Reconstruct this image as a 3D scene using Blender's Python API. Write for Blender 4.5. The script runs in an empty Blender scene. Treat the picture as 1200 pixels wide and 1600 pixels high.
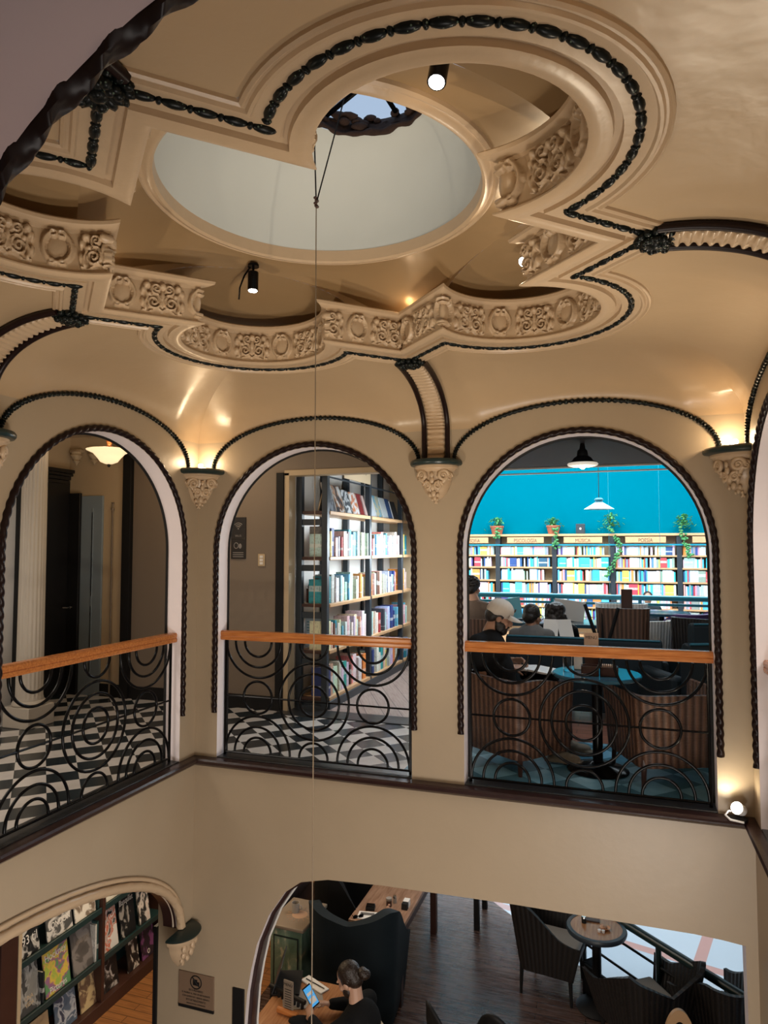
import bpy, bmesh, math, random
import numpy as np
from math import sin, cos, pi, sqrt, atan2, radians, hypot
from mathutils import Vector, Matrix
from mathutils.geometry import tessellate_polygon
random.seed(7)
SC = bpy.context.scene
COL = SC.collection
W, D = 3.785, 3.90            # atrium plan, x to the right, y away from the camera (back wall at y=0)
X0, Y0 = W / 2, -D / 2 
TH = .13                      # wall thickness
FL = -2.8                     # lower floor level (gallery floor is z = 0)
ZC = 2.694                    # flat of the vault round the quatrefoil
# ------------------------------------------------------------------ camera
cd = bpy.data.cameras.new('camera')
cam = bpy.data.objects.new('camera', cd)
COL.objects.link(cam)
cam.location = (3.0633, -4.5704, 1.5637)
cam.rotation_euler = (pi / 2 + .0524, 0, .327)
cd.sensor_fit = 'VERTICAL'
cd.sensor_height = 24
cd.lens = 24 * 1079.48 / 1600
cd.clip_start = .02
SC.camera = cam
# ------------------------------------------------------------------ colour, world, lights
SC.view_settings.view_transform = 'Standard'
SC.view_settings.look = 'None'
SC.view_settings.gamma = 1
SC.view_settings.use_curve_mapping = False
SC.view_settings.exposure = -0.06
wd = bpy.data.worlds.new('sky')
SC.world = wd
wd.use_nodes = True
wn = wd.node_tree.nodes['Background']
wn.inputs[0].default_value = (.62, .78, 1.0, 1)
wn.inputs[1].default_value = .78
WARM = (1, .74, .46)
NEUT = (1, .91, .81)
COOL = (.82, .93, 1)


def lamp(name, kind, loc, energy, col, size=.1, rot=(0, 0, 0), sy=None, cone=60, blend=.5, spread=None):
    l = bpy.data.lights.new(name, kind)
    l.energy = energy
    l.color = col
    if kind == 'AREA':
        l.shape = 'RECTANGLE'
        l.size = size
        l.size_y = sy or size
        if spread: l.spread = radians(spread)
    else:
        l.shadow_soft_size = size
    if kind == 'SPOT':
        l.spot_size = radians(cone)
        l.spot_blend = blend
    o = bpy.data.objects.new(name, l)
    o.location = loc
    o.rotation_euler = rot
    COL.objects.link(o)
    return o


def aim(src, dst):
    return (Vector(dst) - Vector(src)).to_track_quat('-Z', 'Y').to_euler()


# unseen fill panels added under the gallery ceilings, behind the camera and round the atrium
lamp('gallery_fill_front', 'AREA', (2.0, -5.5, 2.6), 22, NEUT, 2.6, sy=1.2)
lamp('gallery_fill_front', 'AREA', (.2, -5.2, 2.6), 16, NEUT, 1.6, sy=1.2)
lamp('gallery_fill_right', 'AREA', (5.0, -2.0, 2.55), 70, NEUT, 1.0, sy=3)
lamp('hall_fill', 'AREA', (-1.6, -2.6, 2.7), 60, NEUT, 1.0, sy=1.5)
lamp('corridor_fill', 'AREA', (-.6, .75, 2.72), 10, WARM, .5, sy=.5)
# book room: one ceiling panel, two unseen panels added to brighten the bookcase
lamp('book_room_fill', 'AREA', (1.0, 2.5, 2.7), 14, COOL, .6, sy=1.4)
lamp('book_room_fill', 'AREA', (1.18, 2.75, 1.45), 48, COOL, .9, aim((1.18, 2.75, 1.45), (.35, 2.55, .95)), 1.1)
lamp('book_room_fill', 'AREA', (.92, 3.85, 1.45), 30, COOL, .8, aim((.92, 3.85, 1.45), (.35, 3.6, .95)), .9)
# daylight of the glazed hall beyond the cafe and through its roof
lamp('hall_skylight', 'AREA', (2.6, 6.4, 4.5), 1150, COOL, 7.5, sy=3.6)
lamp('cafe_fill', 'AREA', (2.9, 1.15, 2.57), 22, (.75, .88, 1), 1.2, sy=.5)  # unseen cool fill added to brighten the cafe chairs and floor
lamp('cafe_pendant_light', 'POINT', (2.74, 2.5, 2.33), 14, WARM, .06)
# lower floor
lamp('lower_fill_front', 'AREA', (3.3, -3.2, -1.2), 84, (1, .93, .86), 1.4, aim((3.3, -3.2, -1.2), (.1, -1.1, -.5)), .8)  # unseen panel added to brighten the lower left wall
lamp('lower_light_right', 'AREA', (1.9, -3.0, -.75), 45, (1, .95, .9), 1.4, sy=.8)
lamp('lower_light_left', 'AREA', (-.9, 1.2, -.5), 34, WARM, .8, sy=1.6)
lamp('lower_light_back', 'AREA', (1.2, 2.2, -.45), 20, NEUT, 1.2, sy=1.2)
lamp('street_daylight', 'AREA', (4.6, 4.3, -.5), 15, COOL, 3.0, sy=2.0)
# up-lights on the corner corbels
for x, y, e in ((.10, -.10, 3.4), (W - .09, -.10, 3.4), (.10, -D + .10, 3.4), (W - .10, -D + .10, 3.4)):
    lamp('corbel_uplight', 'POINT', (x, y, 2.215), e, WARM, .03)
# floodlights standing on the gallery ledge, shining up at the vault
for p, q, e, cn in (((.15, -3.75, .15), (2.9, -.4, 2.8), 165, 72), ((3.63, -3.7, .15), (.9, -.3, 2.8), 220, 72), ((3.64, -.20, .14), (3.5, -2.0, 2.6), 170, 62)):
    lamp('ledge_flood', 'SPOT', p, e, (1, .84, .63), .05, aim(p, q), cone=cn, blend=1)
# spots of the quatrefoil
lamp('track_spot_glow', 'SPOT', (1.26, -1.40, 2.90), 1.5, WARM, .03, aim((1.26, -1.4, 2.93), (1.1, -1.2, 2)), cone=110)
lamp('track_spot_glow', 'SPOT', (2.57, -2.60, 2.95), 1.0, WARM, .03, aim((2.6, -2.7, 3), (2.2, -1.2, 2.6)), cone=130)
lamp('track_spot_glow', 'SPOT', (2.58, -1.30, 2.90), 4, WARM, .03, aim((2.6, -1.25, 2.95), (2.6, -2.6, 2.5)), cone=120)
lamp('shelf_uplight', 'POINT', (1.95, -.83, 2.985), 2.2, WARM, .02)
lamp('shelf_uplight', 'POINT', (.76, -1.93, 2.985), 2.2, WARM, .02)
lamp('ledge_spot', 'SPOT', (3.66, -.10, .09), 7, (1, .85, .6), .03, aim((3.66, -.1, .09), (3.6, -.03, .8)), cone=150)
lamp('floor_sheen_fill', 'AREA', (-.6, 8.2, -1.9), 60, (.62, .82, 1), 4.5, (-pi / 2, 0, 0), 1.5)  # unseen cool panel added for the blue sheen on the lower floor


# ------------------------------------------------------------------ materials
def mat(name, col, rough=.5, metal=0, bump=0, bscale=30, var=0, vscale=6, emit=0, spec=None, coat=0, trans=0):
    m = bpy.data.materials.new(name)
    m.use_nodes = True
    nt = m.node_tree
    b = nt.nodes['Principled BSDF']
    c4 = (*col, 1)
    b.inputs['Base Color'].default_value = c4
    b.inputs['Roughness'].default_value = rough
    b.inputs['Metallic'].default_value = metal
    if spec is not None: b.inputs['Specular IOR Level'].default_value = spec
    if coat: b.inputs['Coat Weight'].default_value = coat
    if trans: b.inputs['Transmission Weight'].default_value = trans
    if emit:
        b.inputs['Emission Color'].default_value = c4
        b.inputs['Emission Strength'].default_value = emit
    if var or bump:
        tc = nt.nodes.new('ShaderNodeTexCoord')
    if var:
        n = nt.nodes.new('ShaderNodeTexNoise')
        n.inputs['Scale'].default_value = vscale
        n.inputs['Detail'].default_value = 5
        nt.links.new(tc.outputs['Object'], n.inputs['Vector'])
        r = nt.nodes.new('ShaderNodeMix')
        r.data_type = 'RGBA'
        r.inputs[6].default_value = (*[max(0, v * (1 - var)) for v in col], 1)
        r.inputs[7].default_value = (*[min(1, v * (1 + var)) for v in col], 1)
        nt.links.new(n.outputs[0], r.inputs[0])
        nt.links.new(r.outputs[2], b.inputs['Base Color'])
    if bump:
        n2 = nt.nodes.new('ShaderNodeTexNoise')
        n2.inputs['Scale'].default_value = bscale
        n2.inputs['Detail'].default_value = 4
        nt.links.new(tc.outputs['Object'], n2.inputs['Vector'])
        bp = nt.nodes.new('ShaderNodeBump')
        bp.inputs['Strength'].default_value = bump
        bp.inputs['Distance'].default_value = .01
        nt.links.new(n2.outputs[0], bp.inputs['Height'])
        nt.links.new(bp.outputs[0], b.inputs['Normal'])
    return m


def nodes_of(m):
    return m.node_tree.nodes, m.node_tree.links, m.node_tree.nodes['Principled BSDF']


def vmath(N, L, op, a, b):
    n = N.new('ShaderNodeMath')
    n.operation = op
    for i, v in enumerate((a, b)):
        if v is None: continue
        if isinstance(v, (int, float)): n.inputs[i].default_value = v
        else: L.new(v, n.inputs[i])
    return n.outputs[0]


def mixc(N, L, fac, a, b):
    r = N.new('ShaderNodeMix')
    r.data_type = 'RGBA'
    if isinstance(fac, (int, float)): r.inputs[0].default_value = fac
    else: L.new(fac, r.inputs[0])
    for i, v in ((6, a), (7, b)):
        if isinstance(v, tuple): r.inputs[i].default_value = (*v, 1)
        else: L.new(v, r.inputs[i])
    return r.outputs[2]


M = {}
M['wall'] = mat('beige_wall_paint', (.385, .303, .208), .42, bump=.12, bscale=14, var=.05, vscale=3)
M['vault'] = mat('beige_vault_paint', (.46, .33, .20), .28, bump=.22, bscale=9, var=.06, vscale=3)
M['lowwall'] = mat('pale_beige_paint', (.58, .49, .39), .5, bump=.08, var=.03)
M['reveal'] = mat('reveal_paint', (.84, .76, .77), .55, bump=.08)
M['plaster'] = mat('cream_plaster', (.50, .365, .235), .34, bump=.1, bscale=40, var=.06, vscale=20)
M['chamber'] = mat('darkened_brown_vault_paint', (.31, .205, .105), .3, bump=.15, bscale=7, var=.06, vscale=3)  # brown paint, darkened so the recess's shade sits in the colour
M['revealfront'] = mat('shaded_soffit_paint', (.46, .37, .40), .5, bump=.08)  # reveal paint darkened: the near soffit's shade put into its colour
M['dome'] = mat('white_dome_paint', (.60, .63, .61), .6, bump=.15, bscale=5, var=.05, vscale=3)
M['rope'] = mat('dark_brown_rope_paint', (.011, .0042, .004), .36, spec=.22)
M['black'] = mat('black_iron', (.0025, .0025, .003), .22, spec=.16)
M['matblack'] = mat('matt_black', (.007, .0065, .0065), .6, spec=.3)
M['ledge'] = mat('dark_brown_ledge_paint', (.028, .012, .011), .3, var=.4, vscale=12, bump=.1)
M['sill'] = mat('dark_stone_sill', (.02, .022, .024), .3, var=.5, vscale=8, bump=.2)
M['wood_rail'] = mat('varnished_wood', (.30, .115, .035), .25, coat=.3)
M['taupe'] = mat('taupe_paint', (.20, .155, .115), .6, bump=.05)
M['cream'] = mat('cream_paint', (.50, .38, .24), .6)
M['white'] = mat('white_paint', (.72, .70, .67), .5)
M['darkceil'] = mat('dark_ceiling_paint', (.022, .012, .008), .7, spec=.2)
M['cyan'] = mat('cyan_wall_paint', (.0, .135, .20), .8, spec=0)
M['blackdoor'] = mat('black_door_paint', (.008, .007, .007), .35)
M['bluegrey'] = mat('pale_blue_grey_tone', (.22, .27, .31), .5)  # on the hall door, bluish daylight is put into this colour
M['chrome'] = mat('chrome', (.7, .7, .7), .2, metal=1)
M['glow'] = mat('lit_bulb', (1, .85, .6), emit=14)
M['glowcool'] = mat('lit_bulb_white', (1, .93, .85), emit=25)
M['tealbar'] = mat('teal_painted_steel', (.01, .22, .31), .3)
M['verdigris'] = mat('dark_green_painted_steel', (.01, .025, .025), .3)
M['paper'] = mat('white_paper', (.75, .73, .7), .6)
M['clearglass'] = mat('clear_glass', (.9, .95, .97), .02, trans=1)
M['skin'] = mat('skin', (.36, .19, .12), .5, var=.1, vscale=8)
M['skin2'] = mat('skin_pale', (.48, .28, .19), .5, var=.1, vscale=8)
M['hair'] = mat('dark_hair', (.012, .008, .006), .4, bump=.6, bscale=90)
M['hairb'] = mat('brown_hair', (.020, .011, .0065), .3, bump=.6, bscale=110)
M['blackcloth'] = mat('black_cloth', (.0045, .0045, .005), .85, bump=.3, bscale=25, spec=.2)
M['greycloth'] = mat('grey_cloth', (.12, .115, .11), .8, bump=.3, bscale=25)
M['browncloth'] = mat('brown_cloth', (.10, .065, .045), .8, bump=.3, bscale=25)
M['cap'] = mat('cream_cotton', (.55, .49, .42), .8)
M['denim'] = mat('dark_denim', (.012, .013, .018), .8)
M['shoe'] = mat('grey_suede', (.17, .14, .10), .8, bump=.3)
M['teal'] = mat('teal_velvet', (.008, .10, .15), .7, bump=.1)
M['tealdark'] = mat('dark_teal_velvet', (.004, .010, .014), .75, bump=.1, spec=.3)
M['brownwood'] = mat('dark_brown_wood', (.05, .02, .014), .4, var=.3)
M['shelfwood'] = mat('light_shelf_wood', (.55, .33, .17), .4, var=.15, vscale=4)
M['greenshelf'] = mat('green_shelf_paint', (.012, .034, .036), .4)
M['steel'] = mat('blue_grey_steel', (.025, .034, .044), .4)
M['purple'] = mat('purple_velvet', (.07, .03, .14), .7)
M['leaf'] = mat('green_leaf', (.05, .22, .07), .5, var=.4, vscale=15)
M['terracotta'] = mat('terracotta', (.35, .10, .05), .7)
M['cushion'] = mat('grey_cushion', (.28, .25, .22), .8)


def m_fleck():
    m = mat('black_garland_paint', (.004, .006, .006), .32, spec=.2)
    N, L, b = nodes_of(m)
    tc = N.new('ShaderNodeTexCoord')
    n = N.new('ShaderNodeTexVoronoi')
    n.inputs['Scale'].default_value = 70
    L.new(tc.outputs['Object'], n.inputs['Vector'])
    f = vmath(N, L, 'LESS_THAN', n.outputs['Distance'], .16)
    L.new(mixc(N, L, f, (.004, .006, .006), (.12, .17, .13)), b.inputs['Base Color'])
    return m


def m_checker(name='checkered_marble_tiles', l1=(.42, .39, .36), l2=(.66, .63, .60), tile=.2015, d1=(.008, .010, .012), d2=(.03, .04, .045)):
    m = mat(name, (.5, .5, .5), .22)
    N, L, b = nodes_of(m)
    tc = N.new('ShaderNodeTexCoord')
    mp = N.new('ShaderNodeMapping')
    mp.inputs['Rotation'].default_value = (0, 0, pi / 4)
    k = 1 / tile
    mp.inputs['Scale'].default_value = (k, k, k)
    mp.inputs['Location'].default_value = (40.0, 40.0, .5)
    L.new(tc.outputs['Object'], mp.inputs['Vector'])
    ch = N.new('ShaderNodeTexChecker')
    ch.inputs['Scale'].default_value = 1
    L.new(mp.outputs[0], ch.inputs['Vector'])
    nz = N.new('ShaderNodeTexNoise')
    nz.inputs['Scale'].default_value = 7
    nz.inputs['Detail'].default_value = 6
    L.new(tc.outputs['Object'], nz.inputs['Vector'])
    a = mixc(N, L, nz.outputs[0], l1, l2)
    d = mixc(N, L, nz.outputs[0], d1, d2)
    L.new(mixc(N, L, ch.outputs[1], a, d), b.inputs['Base Color'])
    return m


def m_planks(name, c1, c2, c3, w=.09, l=.9, rough=.3, rot=0, gap=.004, spec=.5):
    m = mat(name, c1, rough)
    N, L, b = nodes_of(m)
    tc = N.new('ShaderNodeTexCoord')
    mp = N.new('ShaderNodeMapping')
    mp.inputs['Rotation'].default_value = (0, 0, rot)
    L.new(tc.outputs['Object'], mp.inputs['Vector'])
    br = N.new('ShaderNodeTexBrick')
    br.inputs['Scale'].default_value = 1
    br.inputs['Brick Width'].default_value = l
    br.inputs['Row Height'].default_value = w
    br.inputs['Mortar Size'].default_value = gap
    br.inputs['Color1'].default_value = (*c1, 1)
    br.inputs['Color2'].default_value = (*c2, 1)
    br.inputs['Mortar'].default_value = (*[v * .2 for v in c1], 1)
    L.new(mp.outputs[0], br.inputs['Vector'])
    mp2 = N.new('ShaderNodeMapping')
    mp2.inputs['Scale'].default_value = (3, 40, 3)
    L.new(mp.outputs[0], mp2.inputs['Vector'])
    nz = N.new('ShaderNodeTexNoise')
    nz.inputs['Scale'].default_value = 1.5
    nz.inputs['Detail'].default_value = 6
    L.new(mp2.outputs[0], nz.inputs['Vector'])
    f = N.new('ShaderNodeMapRange')
    f.inputs[1].default_value = .45
    f.inputs[2].default_value = .75
    L.new(nz.outputs[0], f.inputs[0])
    f2 = vmath(N, L, 'MULTIPLY', f.outputs[0], .8)
    L.new(mixc(N, L, f2, br.outputs[0], c3), b.inputs['Base Color'])
    b.inputs['Specular IOR Level'].default_value = spec
    rr = vmath(N, L, 'MULTIPLY_ADD', nz.outputs[0], .25)
    rr.node.inputs[2].default_value = rough - .1
    L.new(rr, b.inputs['Roughness'])
    bp = N.new('ShaderNodeBump')
    bp.inputs['Strength'].default_value = .25
    bp.inputs['Distance'].default_value = .004
    L.new(br.outputs['Fac'], bp.inputs['Height'])
    bp.invert = True
    L.new(bp.outputs[0], b.inputs['Normal'])
    return m


def m_wicker(name, c1, c2, freq=60, axis='X'):
    m = mat(name, c1, .5)
    N, L, b = nodes_of(m)
    tc = N.new('ShaderNodeTexCoord')
    sx = N.new('ShaderNodeSeparateXYZ')
    L.new(tc.outputs['UV'], sx.inputs[0])
    s1 = vmath(N, L, 'SINE', vmath(N, L, 'MULTIPLY', sx.outputs[0], freq * 2 * pi), None)
    s2 = vmath(N, L, 'SINE', vmath(N, L, 'MULTIPLY', sx.outputs[1], 2 * pi * 90), None)
    h = vmath(N, L, 'ADD', vmath(N, L, 'MULTIPLY', s1, .5), vmath(N, L, 'MULTIPLY', s2, .12))
    f = vmath(N, L, 'ADD', vmath(N, L, 'MULTIPLY', s1, .5), .5)
    L.new(mixc(N, L, f, c1, c2), b.inputs['Base Color'])
    bp = N.new('ShaderNodeBump')
    bp.inputs['Strength'].default_value = .8
    bp.inputs['Distance'].default_value = .006
    L.new(h, bp.inputs['Height'])
    L.new(bp.outputs[0], b.inputs['Normal'])
    return m


def m_tile():
    m = mat('pale_floor_tiles', (.7, .75, .8), .3)
    N, L, b = nodes_of(m)
    tc = N.new('ShaderNodeTexCoord')
    mp = N.new('ShaderNodeMapping')
    mp.inputs['Rotation'].default_value = (0, 0, .25)
    L.new(tc.outputs['Object'], mp.inputs['Vector'])
    br = N.new('ShaderNodeTexBrick')
    br.offset = 0
    br.inputs['Scale'].default_value = 1
    br.inputs['Brick Width'].default_value = 1.3
    br.inputs['Row Height'].default_value = 1.1
    br.inputs['Mortar Size'].default_value = .07
    br.inputs['Color1'].default_value = (.30, .35, .40, 1)
    br.inputs['Color2'].default_value = (.36, .40, .44, 1)
    br.inputs['Mortar'].default_value = (.34, .20, .18, 1)
    L.new(mp.outputs[0], br.inputs['Vector'])
    L.new(br.outputs[0], b.inputs['Base Color'])
    return m


def m_objcol(name, rough=.5, stripes=True):
    """each copy shows its own object colour, with a paler label band and print on it"""
    m = mat(name, (.5, .5, .5), rough)
    N, L, b = nodes_of(m)
    oi = N.new('ShaderNodeObjectInfo')
    tc = N.new('ShaderNodeTexCoord')
    sx = N.new('ShaderNodeSeparateXYZ')
    L.new(tc.outputs['Generated'], sx.inputs[0])
    rnd = oi.outputs['Random']
    c = oi.outputs['Color']
    if stripes:
        z = sx.outputs[2]
        lo = vmath(N, L, 'MULTIPLY_ADD', rnd, .5)
        lo.node.inputs[2].default_value = .15
        d = vmath(N, L, 'ABSOLUTE', vmath(N, L, 'SUBTRACT', z, lo), None)
        f = vmath(N, L, 'LESS_THAN', d, vmath(N, L, 'MULTIPLY', rnd, .13))
        nz = N.new('ShaderNodeTexNoise')
        nz.inputs['Scale'].default_value = 9
        nz.inputs['Detail'].default_value = 3
        L.new(tc.outputs['Generated'], nz.inputs['Vector'])
        g = vmath(N, L, 'GREATER_THAN', nz.outputs[0], .56)
        c2 = mixc(N, L, .6, c, (.85, .85, .82))
        c3 = mixc(N, L, .55, c, (.03, .03, .04))
        x = mixc(N, L, vmath(N, L, 'MULTIPLY', f, .85), c, c2)
        c = mixc(N, L, vmath(N, L, 'MULTIPLY', g, .45), x, c3)
    L.new(c, b.inputs['Base Color'])
    return m


def m_attr(name):
    m = mat(name, (.5, .5, .5), .5)
    N, L, b = nodes_of(m)
    a = N.new('ShaderNodeAttribute')
    a.attribute_name = 'tint'
    L.new(a.outputs['Color'], b.inputs['Base Color'])
    return m


def m_cover(name, cols, scale=4, contrast=.12, seed=0, soft=True):
    """printed cover: patches of colour from a noise ramp"""
    m = mat(name, cols[0], .35)
    N, L, b = nodes_of(m)
    tc = N.new('ShaderNodeTexCoord')
    mp = N.new('ShaderNodeMapping')
    mp.inputs['Location'].default_value = (seed * 3.1, seed * 1.7, seed)
    L.new(tc.outputs['Generated'], mp.inputs['Vector'])
    n = N.new('ShaderNodeTexNoise')
    n.inputs['Scale'].default_value = scale
    n.inputs['Detail'].default_value = 3
    n.inputs['Distortion'].default_value = .7
    L.new(mp.outputs[0], n.inputs['Vector'])
    cr = N.new('ShaderNodeValToRGB')
    cr.color_ramp.interpolation = 'EASE' if soft else 'CONSTANT'
    k = len(cols)
    e = cr.color_ramp.elements
    e[0].position = 0
    e[0].color = (*cols[0], 1)
    e[1].position = .5 - contrast + 2 * contrast / k
    e[1].color = (*cols[1 % k], 1)
    for i in range(2, k):
        x = e.new(.5 - contrast + 2 * contrast * i / k)
        x.color = (*cols[i], 1)
    L.new(n.outputs[0], cr.inputs[0])
    L.new(cr.outputs[0], b.inputs['Base Color'])
    return m


def m_woodgrain(name, c1, c2, rough=.3, scale=(1, 14, 14)):
    m = mat(name, c1, rough)
    N, L, b = nodes_of(m)
    tc = N.new('ShaderNodeTexCoord')
    mp = N.new('ShaderNodeMapping')
    mp.inputs['Scale'].default_value = scale
    L.new(tc.outputs['Object'], mp.inputs['Vector'])
    n = N.new('ShaderNodeTexNoise')
    n.inputs['Scale'].default_value = 4
    n.inputs['Detail'].default_value = 6
    L.new(mp.outputs[0], n.inputs['Vector'])
    f = N.new('ShaderNodeMapRange')
    f.inputs[1].default_value = .3
    f.inputs[2].default_value = .7
    L.new(n.outputs[0], f.inputs[0])
    L.new(mixc(N, L, f.outputs[0], c1, c2), b.inputs['Base Color'])
    return m


M['fleck'] = m_fleck()
M['checker'] = m_checker()
M['bluelitcheck'] = m_checker('blue_lit_checkered_tiles', (.12, .36, .52), (.28, .52, .68), .24, (.04, .14, .20), (.10, .24, .33))  # reflected blue of the cyan hall put into the tile colours
M['redplanks'] = m_planks('red_brown_floorboards', (.22, .09, .06), (.28, .12, .08), (.12, .05, .035), w=.12, rough=.35)
M['darkplanks'] = m_planks('dark_worn_floorboards', (.050, .026, .020), (.085, .048, .036), (.16, .10, .08), rough=.25, rot=.0, spec=.75)
M['warmlitplanks'] = m_planks('warm_lit_floorboards', (.30, .125, .04), (.36, .16, .055), (.16, .06, .02), rough=.4, rot=.0)  # tint of the warm lamp put into the board colours
M['greyplanks'] = m_planks('grey_floorboards', (.30, .22, .19), (.38, .29, .25), (.22, .15, .13), w=.16, l=1.3, rough=.4, rot=1.1)
M['tile'] = m_tile()
M['wicker'] = m_wicker('brown_wicker', (.05, .022, .013), (.15, .075, .045), 34)
M['wickerdark'] = m_wicker('black_brown_wicker', (.004, .003, .0028), (.014, .010, .008), 40)
M['wickerwhite'] = m_wicker('white_wicker', (.5, .5, .48), (.7, .7, .68), 40)
M['book'] = m_objcol('printed_book_covers')
M['plainobj'] = m_objcol('plain_coloured_cover', stripes=False)
M['tint'] = m_attr('tinted_books')
M['rail_wood'] = m_woodgrain('varnished_oak_rail', (.34, .105, .026), (.55, .21, .06), .22, (1.5, 22, 22))
M['tabletop'] = m_woodgrain('brown_table_wood', (.30, .13, .055), (.45, .22, .10), .25, (14, 1.2, 14))
M['tableplank'] = m_woodgrain('pale_brown_table_wood', (.22, .12, .075), (.36, .22, .15), .25, (10, 1.2, 10))
M['landscape'] = m_cover('painted_green_landscape', [(.03, .05, .03), (.10, .17, .12), (.15, .23, .17), (.20, .28, .21), (.50, .48, .34)], 2.6, .22, 2)


# ------------------------------------------------------------------ mesh builder
class MB:
    def __init__(s):
        s.v, s.f, s.mi, s.uv = [], [], [], {}
        s.cur = 0

    def add(s, vs, fs):
        o = len(s.v)
        s.v += [tuple(map(float, p)) for p in vs]
        for f in fs:
            s.f.append(tuple(i + o for i in f))
            s.mi.append(s.cur)
        return o

    def box(s, c, d, rz=0, R=None):
        x, y, z = d[0] / 2, d[1] / 2, d[2] / 2
        R = R or Matrix.Rotation(rz, 3, 'Z')
        c = Vector(c)
        p = [c + R @ Vector((a * x, b * y, e * z)) for a in (-1, 1) for b in (-1, 1) for e in (-1, 1)]
        s.add(p, [(0, 1, 3, 2), (4, 6, 7, 5), (0, 4, 5, 1), (2, 3, 7, 6), (0, 2, 6, 4), (1, 5, 7, 3)])
        return s

    def b2(s, a, b):
        return s.box([(a[i] + b[i]) / 2 for i in range(3)], [abs(b[i] - a[i]) for i in range(3)])

    def loft(s, rings, cu=True, cv=False, cap=False):
        n, m = len(rings), len(rings[0])
        o = s.add([p for r in rings for p in r], [])
        fs = []
        for i in range(n if cv else n - 1):
            a, b = o + i * m, o + ((i + 1) % n) * m
            for j in range(m if cu else m - 1):
                k = (j + 1) % m
                fs.append((a + j, a + k, b + k, b + j))
        if cap:
            fs.append(tuple(o + j for j in range(m))[::-1])
            fs.append(tuple(o + (n - 1) * m + j for j in range(m)))
        for f in fs:
            s.f.append(f)
            s.mi.append(s.cur)
        return s

    def tube(s, path, r, n=8, closed=False, twist=0, lobes=0, lob=.0, flat=None):
        P = [Vector(p) for p in path]
        K = len(P)
        rings = []
        up = None
        dist = 0
        for i in range(K):
            if closed: t = P[(i + 1) % K] - P[i - 1]
            else: t = P[min(i + 1, K - 1)] - P[max(i - 1, 0)]
            if t.length < 1e-9: t = Vector((0, 0, 1))
            t.normalize()
            if up is None:
                up = Vector((0, 0, 1)) if abs(t.z) < .9 else Vector((0, 1, 0))
            up = (up - t * up.dot(t))
            if up.length < 1e-6: up = t.orthogonal()
            up.normalize()
            b = t.cross(up)
            rr = r[i] if isinstance(r, (list, tuple)) else r
            if i: dist += (P[i] - P[i - 1]).length
            ring = []
            for j in range(n):
                a = 2 * pi * j / n
                q = rr * (1 + lob * cos(lobes * a - twist * dist)) if lobes else rr
                ring.append(P[i] + up * (sin(a) * q) + b * (cos(a) * q))
            rings.append(ring)
        s.loft(rings, True, closed, not closed)
        return s

    def cyl(s, p0, p1, r0, r1=None, n=12):
        return s.tube([p0, p1], [r0, r0 if r1 is None else r1], n)

    def lathe(s, prof, c=(0, 0, 0), n=24, a0=0, a1=None, sx=1, sy=1):
        full = a1 is None
        a1 = a0 + 2 * pi if full else a1
        k = n if full else n + 1
        rings = [[(c[0] + r * cos(a0 + (a1 - a0) * j / n) * sx, c[1] + r * sin(a0 + (a1 - a0) * j / n) * sy, c[2] + z) for j in range(k)] for r, z in prof]
        return s.loft(rings, full)

    def ell(s, c, r, n=12, m=8, R=None):
        c = Vector(c)
        R = R or Matrix.Identity(3)
        r = (r, r, r) if isinstance(r, (int, float)) else r
        vs = [c + R @ Vector((0, 0, r[2]))]
        for i in range(1, m):
            t = pi * i / m
            for j in range(n):
                a = 2 * pi * j / n
                vs.append(c + R @ Vector((r[0] * sin(t) * cos(a), r[1] * sin(t) * sin(a), r[2] * cos(t))))
        vs.append(c + R @ Vector((0, 0, -r[2])))
        fs = [(0, 1 + j, 1 + (j + 1) % n) for j in range(n)]
        for i in range(m - 2):
            a, b = 1 + i * n, 1 + (i + 1) * n
            fs += [(a + j, b + j, b + (j + 1) % n, a + (j + 1) % n) for j in range(n)]
        e = len(vs) - 1
        a = 1 + (m - 2) * n
        fs += [(a + j, e, a + (j + 1) % n) for j in range(n)]
        s.add(vs, fs)
        return s

    def prism(s, poly, f, d0, d1, holes=(), side=0, face=0):
        """2-D polygon (with holes) extruded; f maps (u, z, d) to a point"""
        loops = [list(poly)] + [list(h) for h in holes]
        tri = tessellate_polygon([[Vector((p[0], p[1], 0)) for p in l] for l in loops])
        flat = [p for l in loops for p in l]
        n = len(flat)
        o = s.add([f(p[0], p[1], d0) for p in flat] + [f(p[0], p[1], d1) for p in flat], [])
        for t in tri:
            s.f.append(tuple(o + i for i in t))
            s.mi.append(face)
            s.f.append(tuple(o + n + i for i in t[::-1]))
            s.mi.append(face)
        k = 0
        for l in loops:
            m = len(l)
            for i in range(m):
                j = (i + 1) % m
                s.f.append((o + k + i, o + k + j, o + n + k + j, o + n + k + i))
                s.mi.append(side)
            k += m
        return s

    def build(s, name, m, parent=None, smooth=35, bev=0, uvs=None):
        me = bpy.data.meshes.new(name)
        me.from_pydata(s.v, [], s.f)
        ms = m if isinstance(m, (list, tuple)) else [m]
        for x in ms: me.materials.append(M[x] if isinstance(x, str) else x)
        if len(ms) > 1: me.polygons.foreach_set('material_index', s.mi)
        bm = bmesh.new()
        bm.from_mesh(me)
        bmesh.ops.recalc_face_normals(bm, faces=bm.faces)
        bm.to_mesh(me)
        bm.free()
        if uvs is not None and len(uvs) == len(me.vertices):
            ul = me.uv_layers.new(name='UVMap')
            for l in me.loops: ul.data[l.index].uv = uvs[l.vertex_index]
        if smooth:
            me.polygons.foreach_set('use_smooth', [True] * len(me.polygons))
            me.set_sharp_from_angle(angle=radians(smooth))
        me.update()
        o = bpy.data.objects.new(name, me)
        COL.objects.link(o)
        if parent is not None: o.parent = parent
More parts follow.
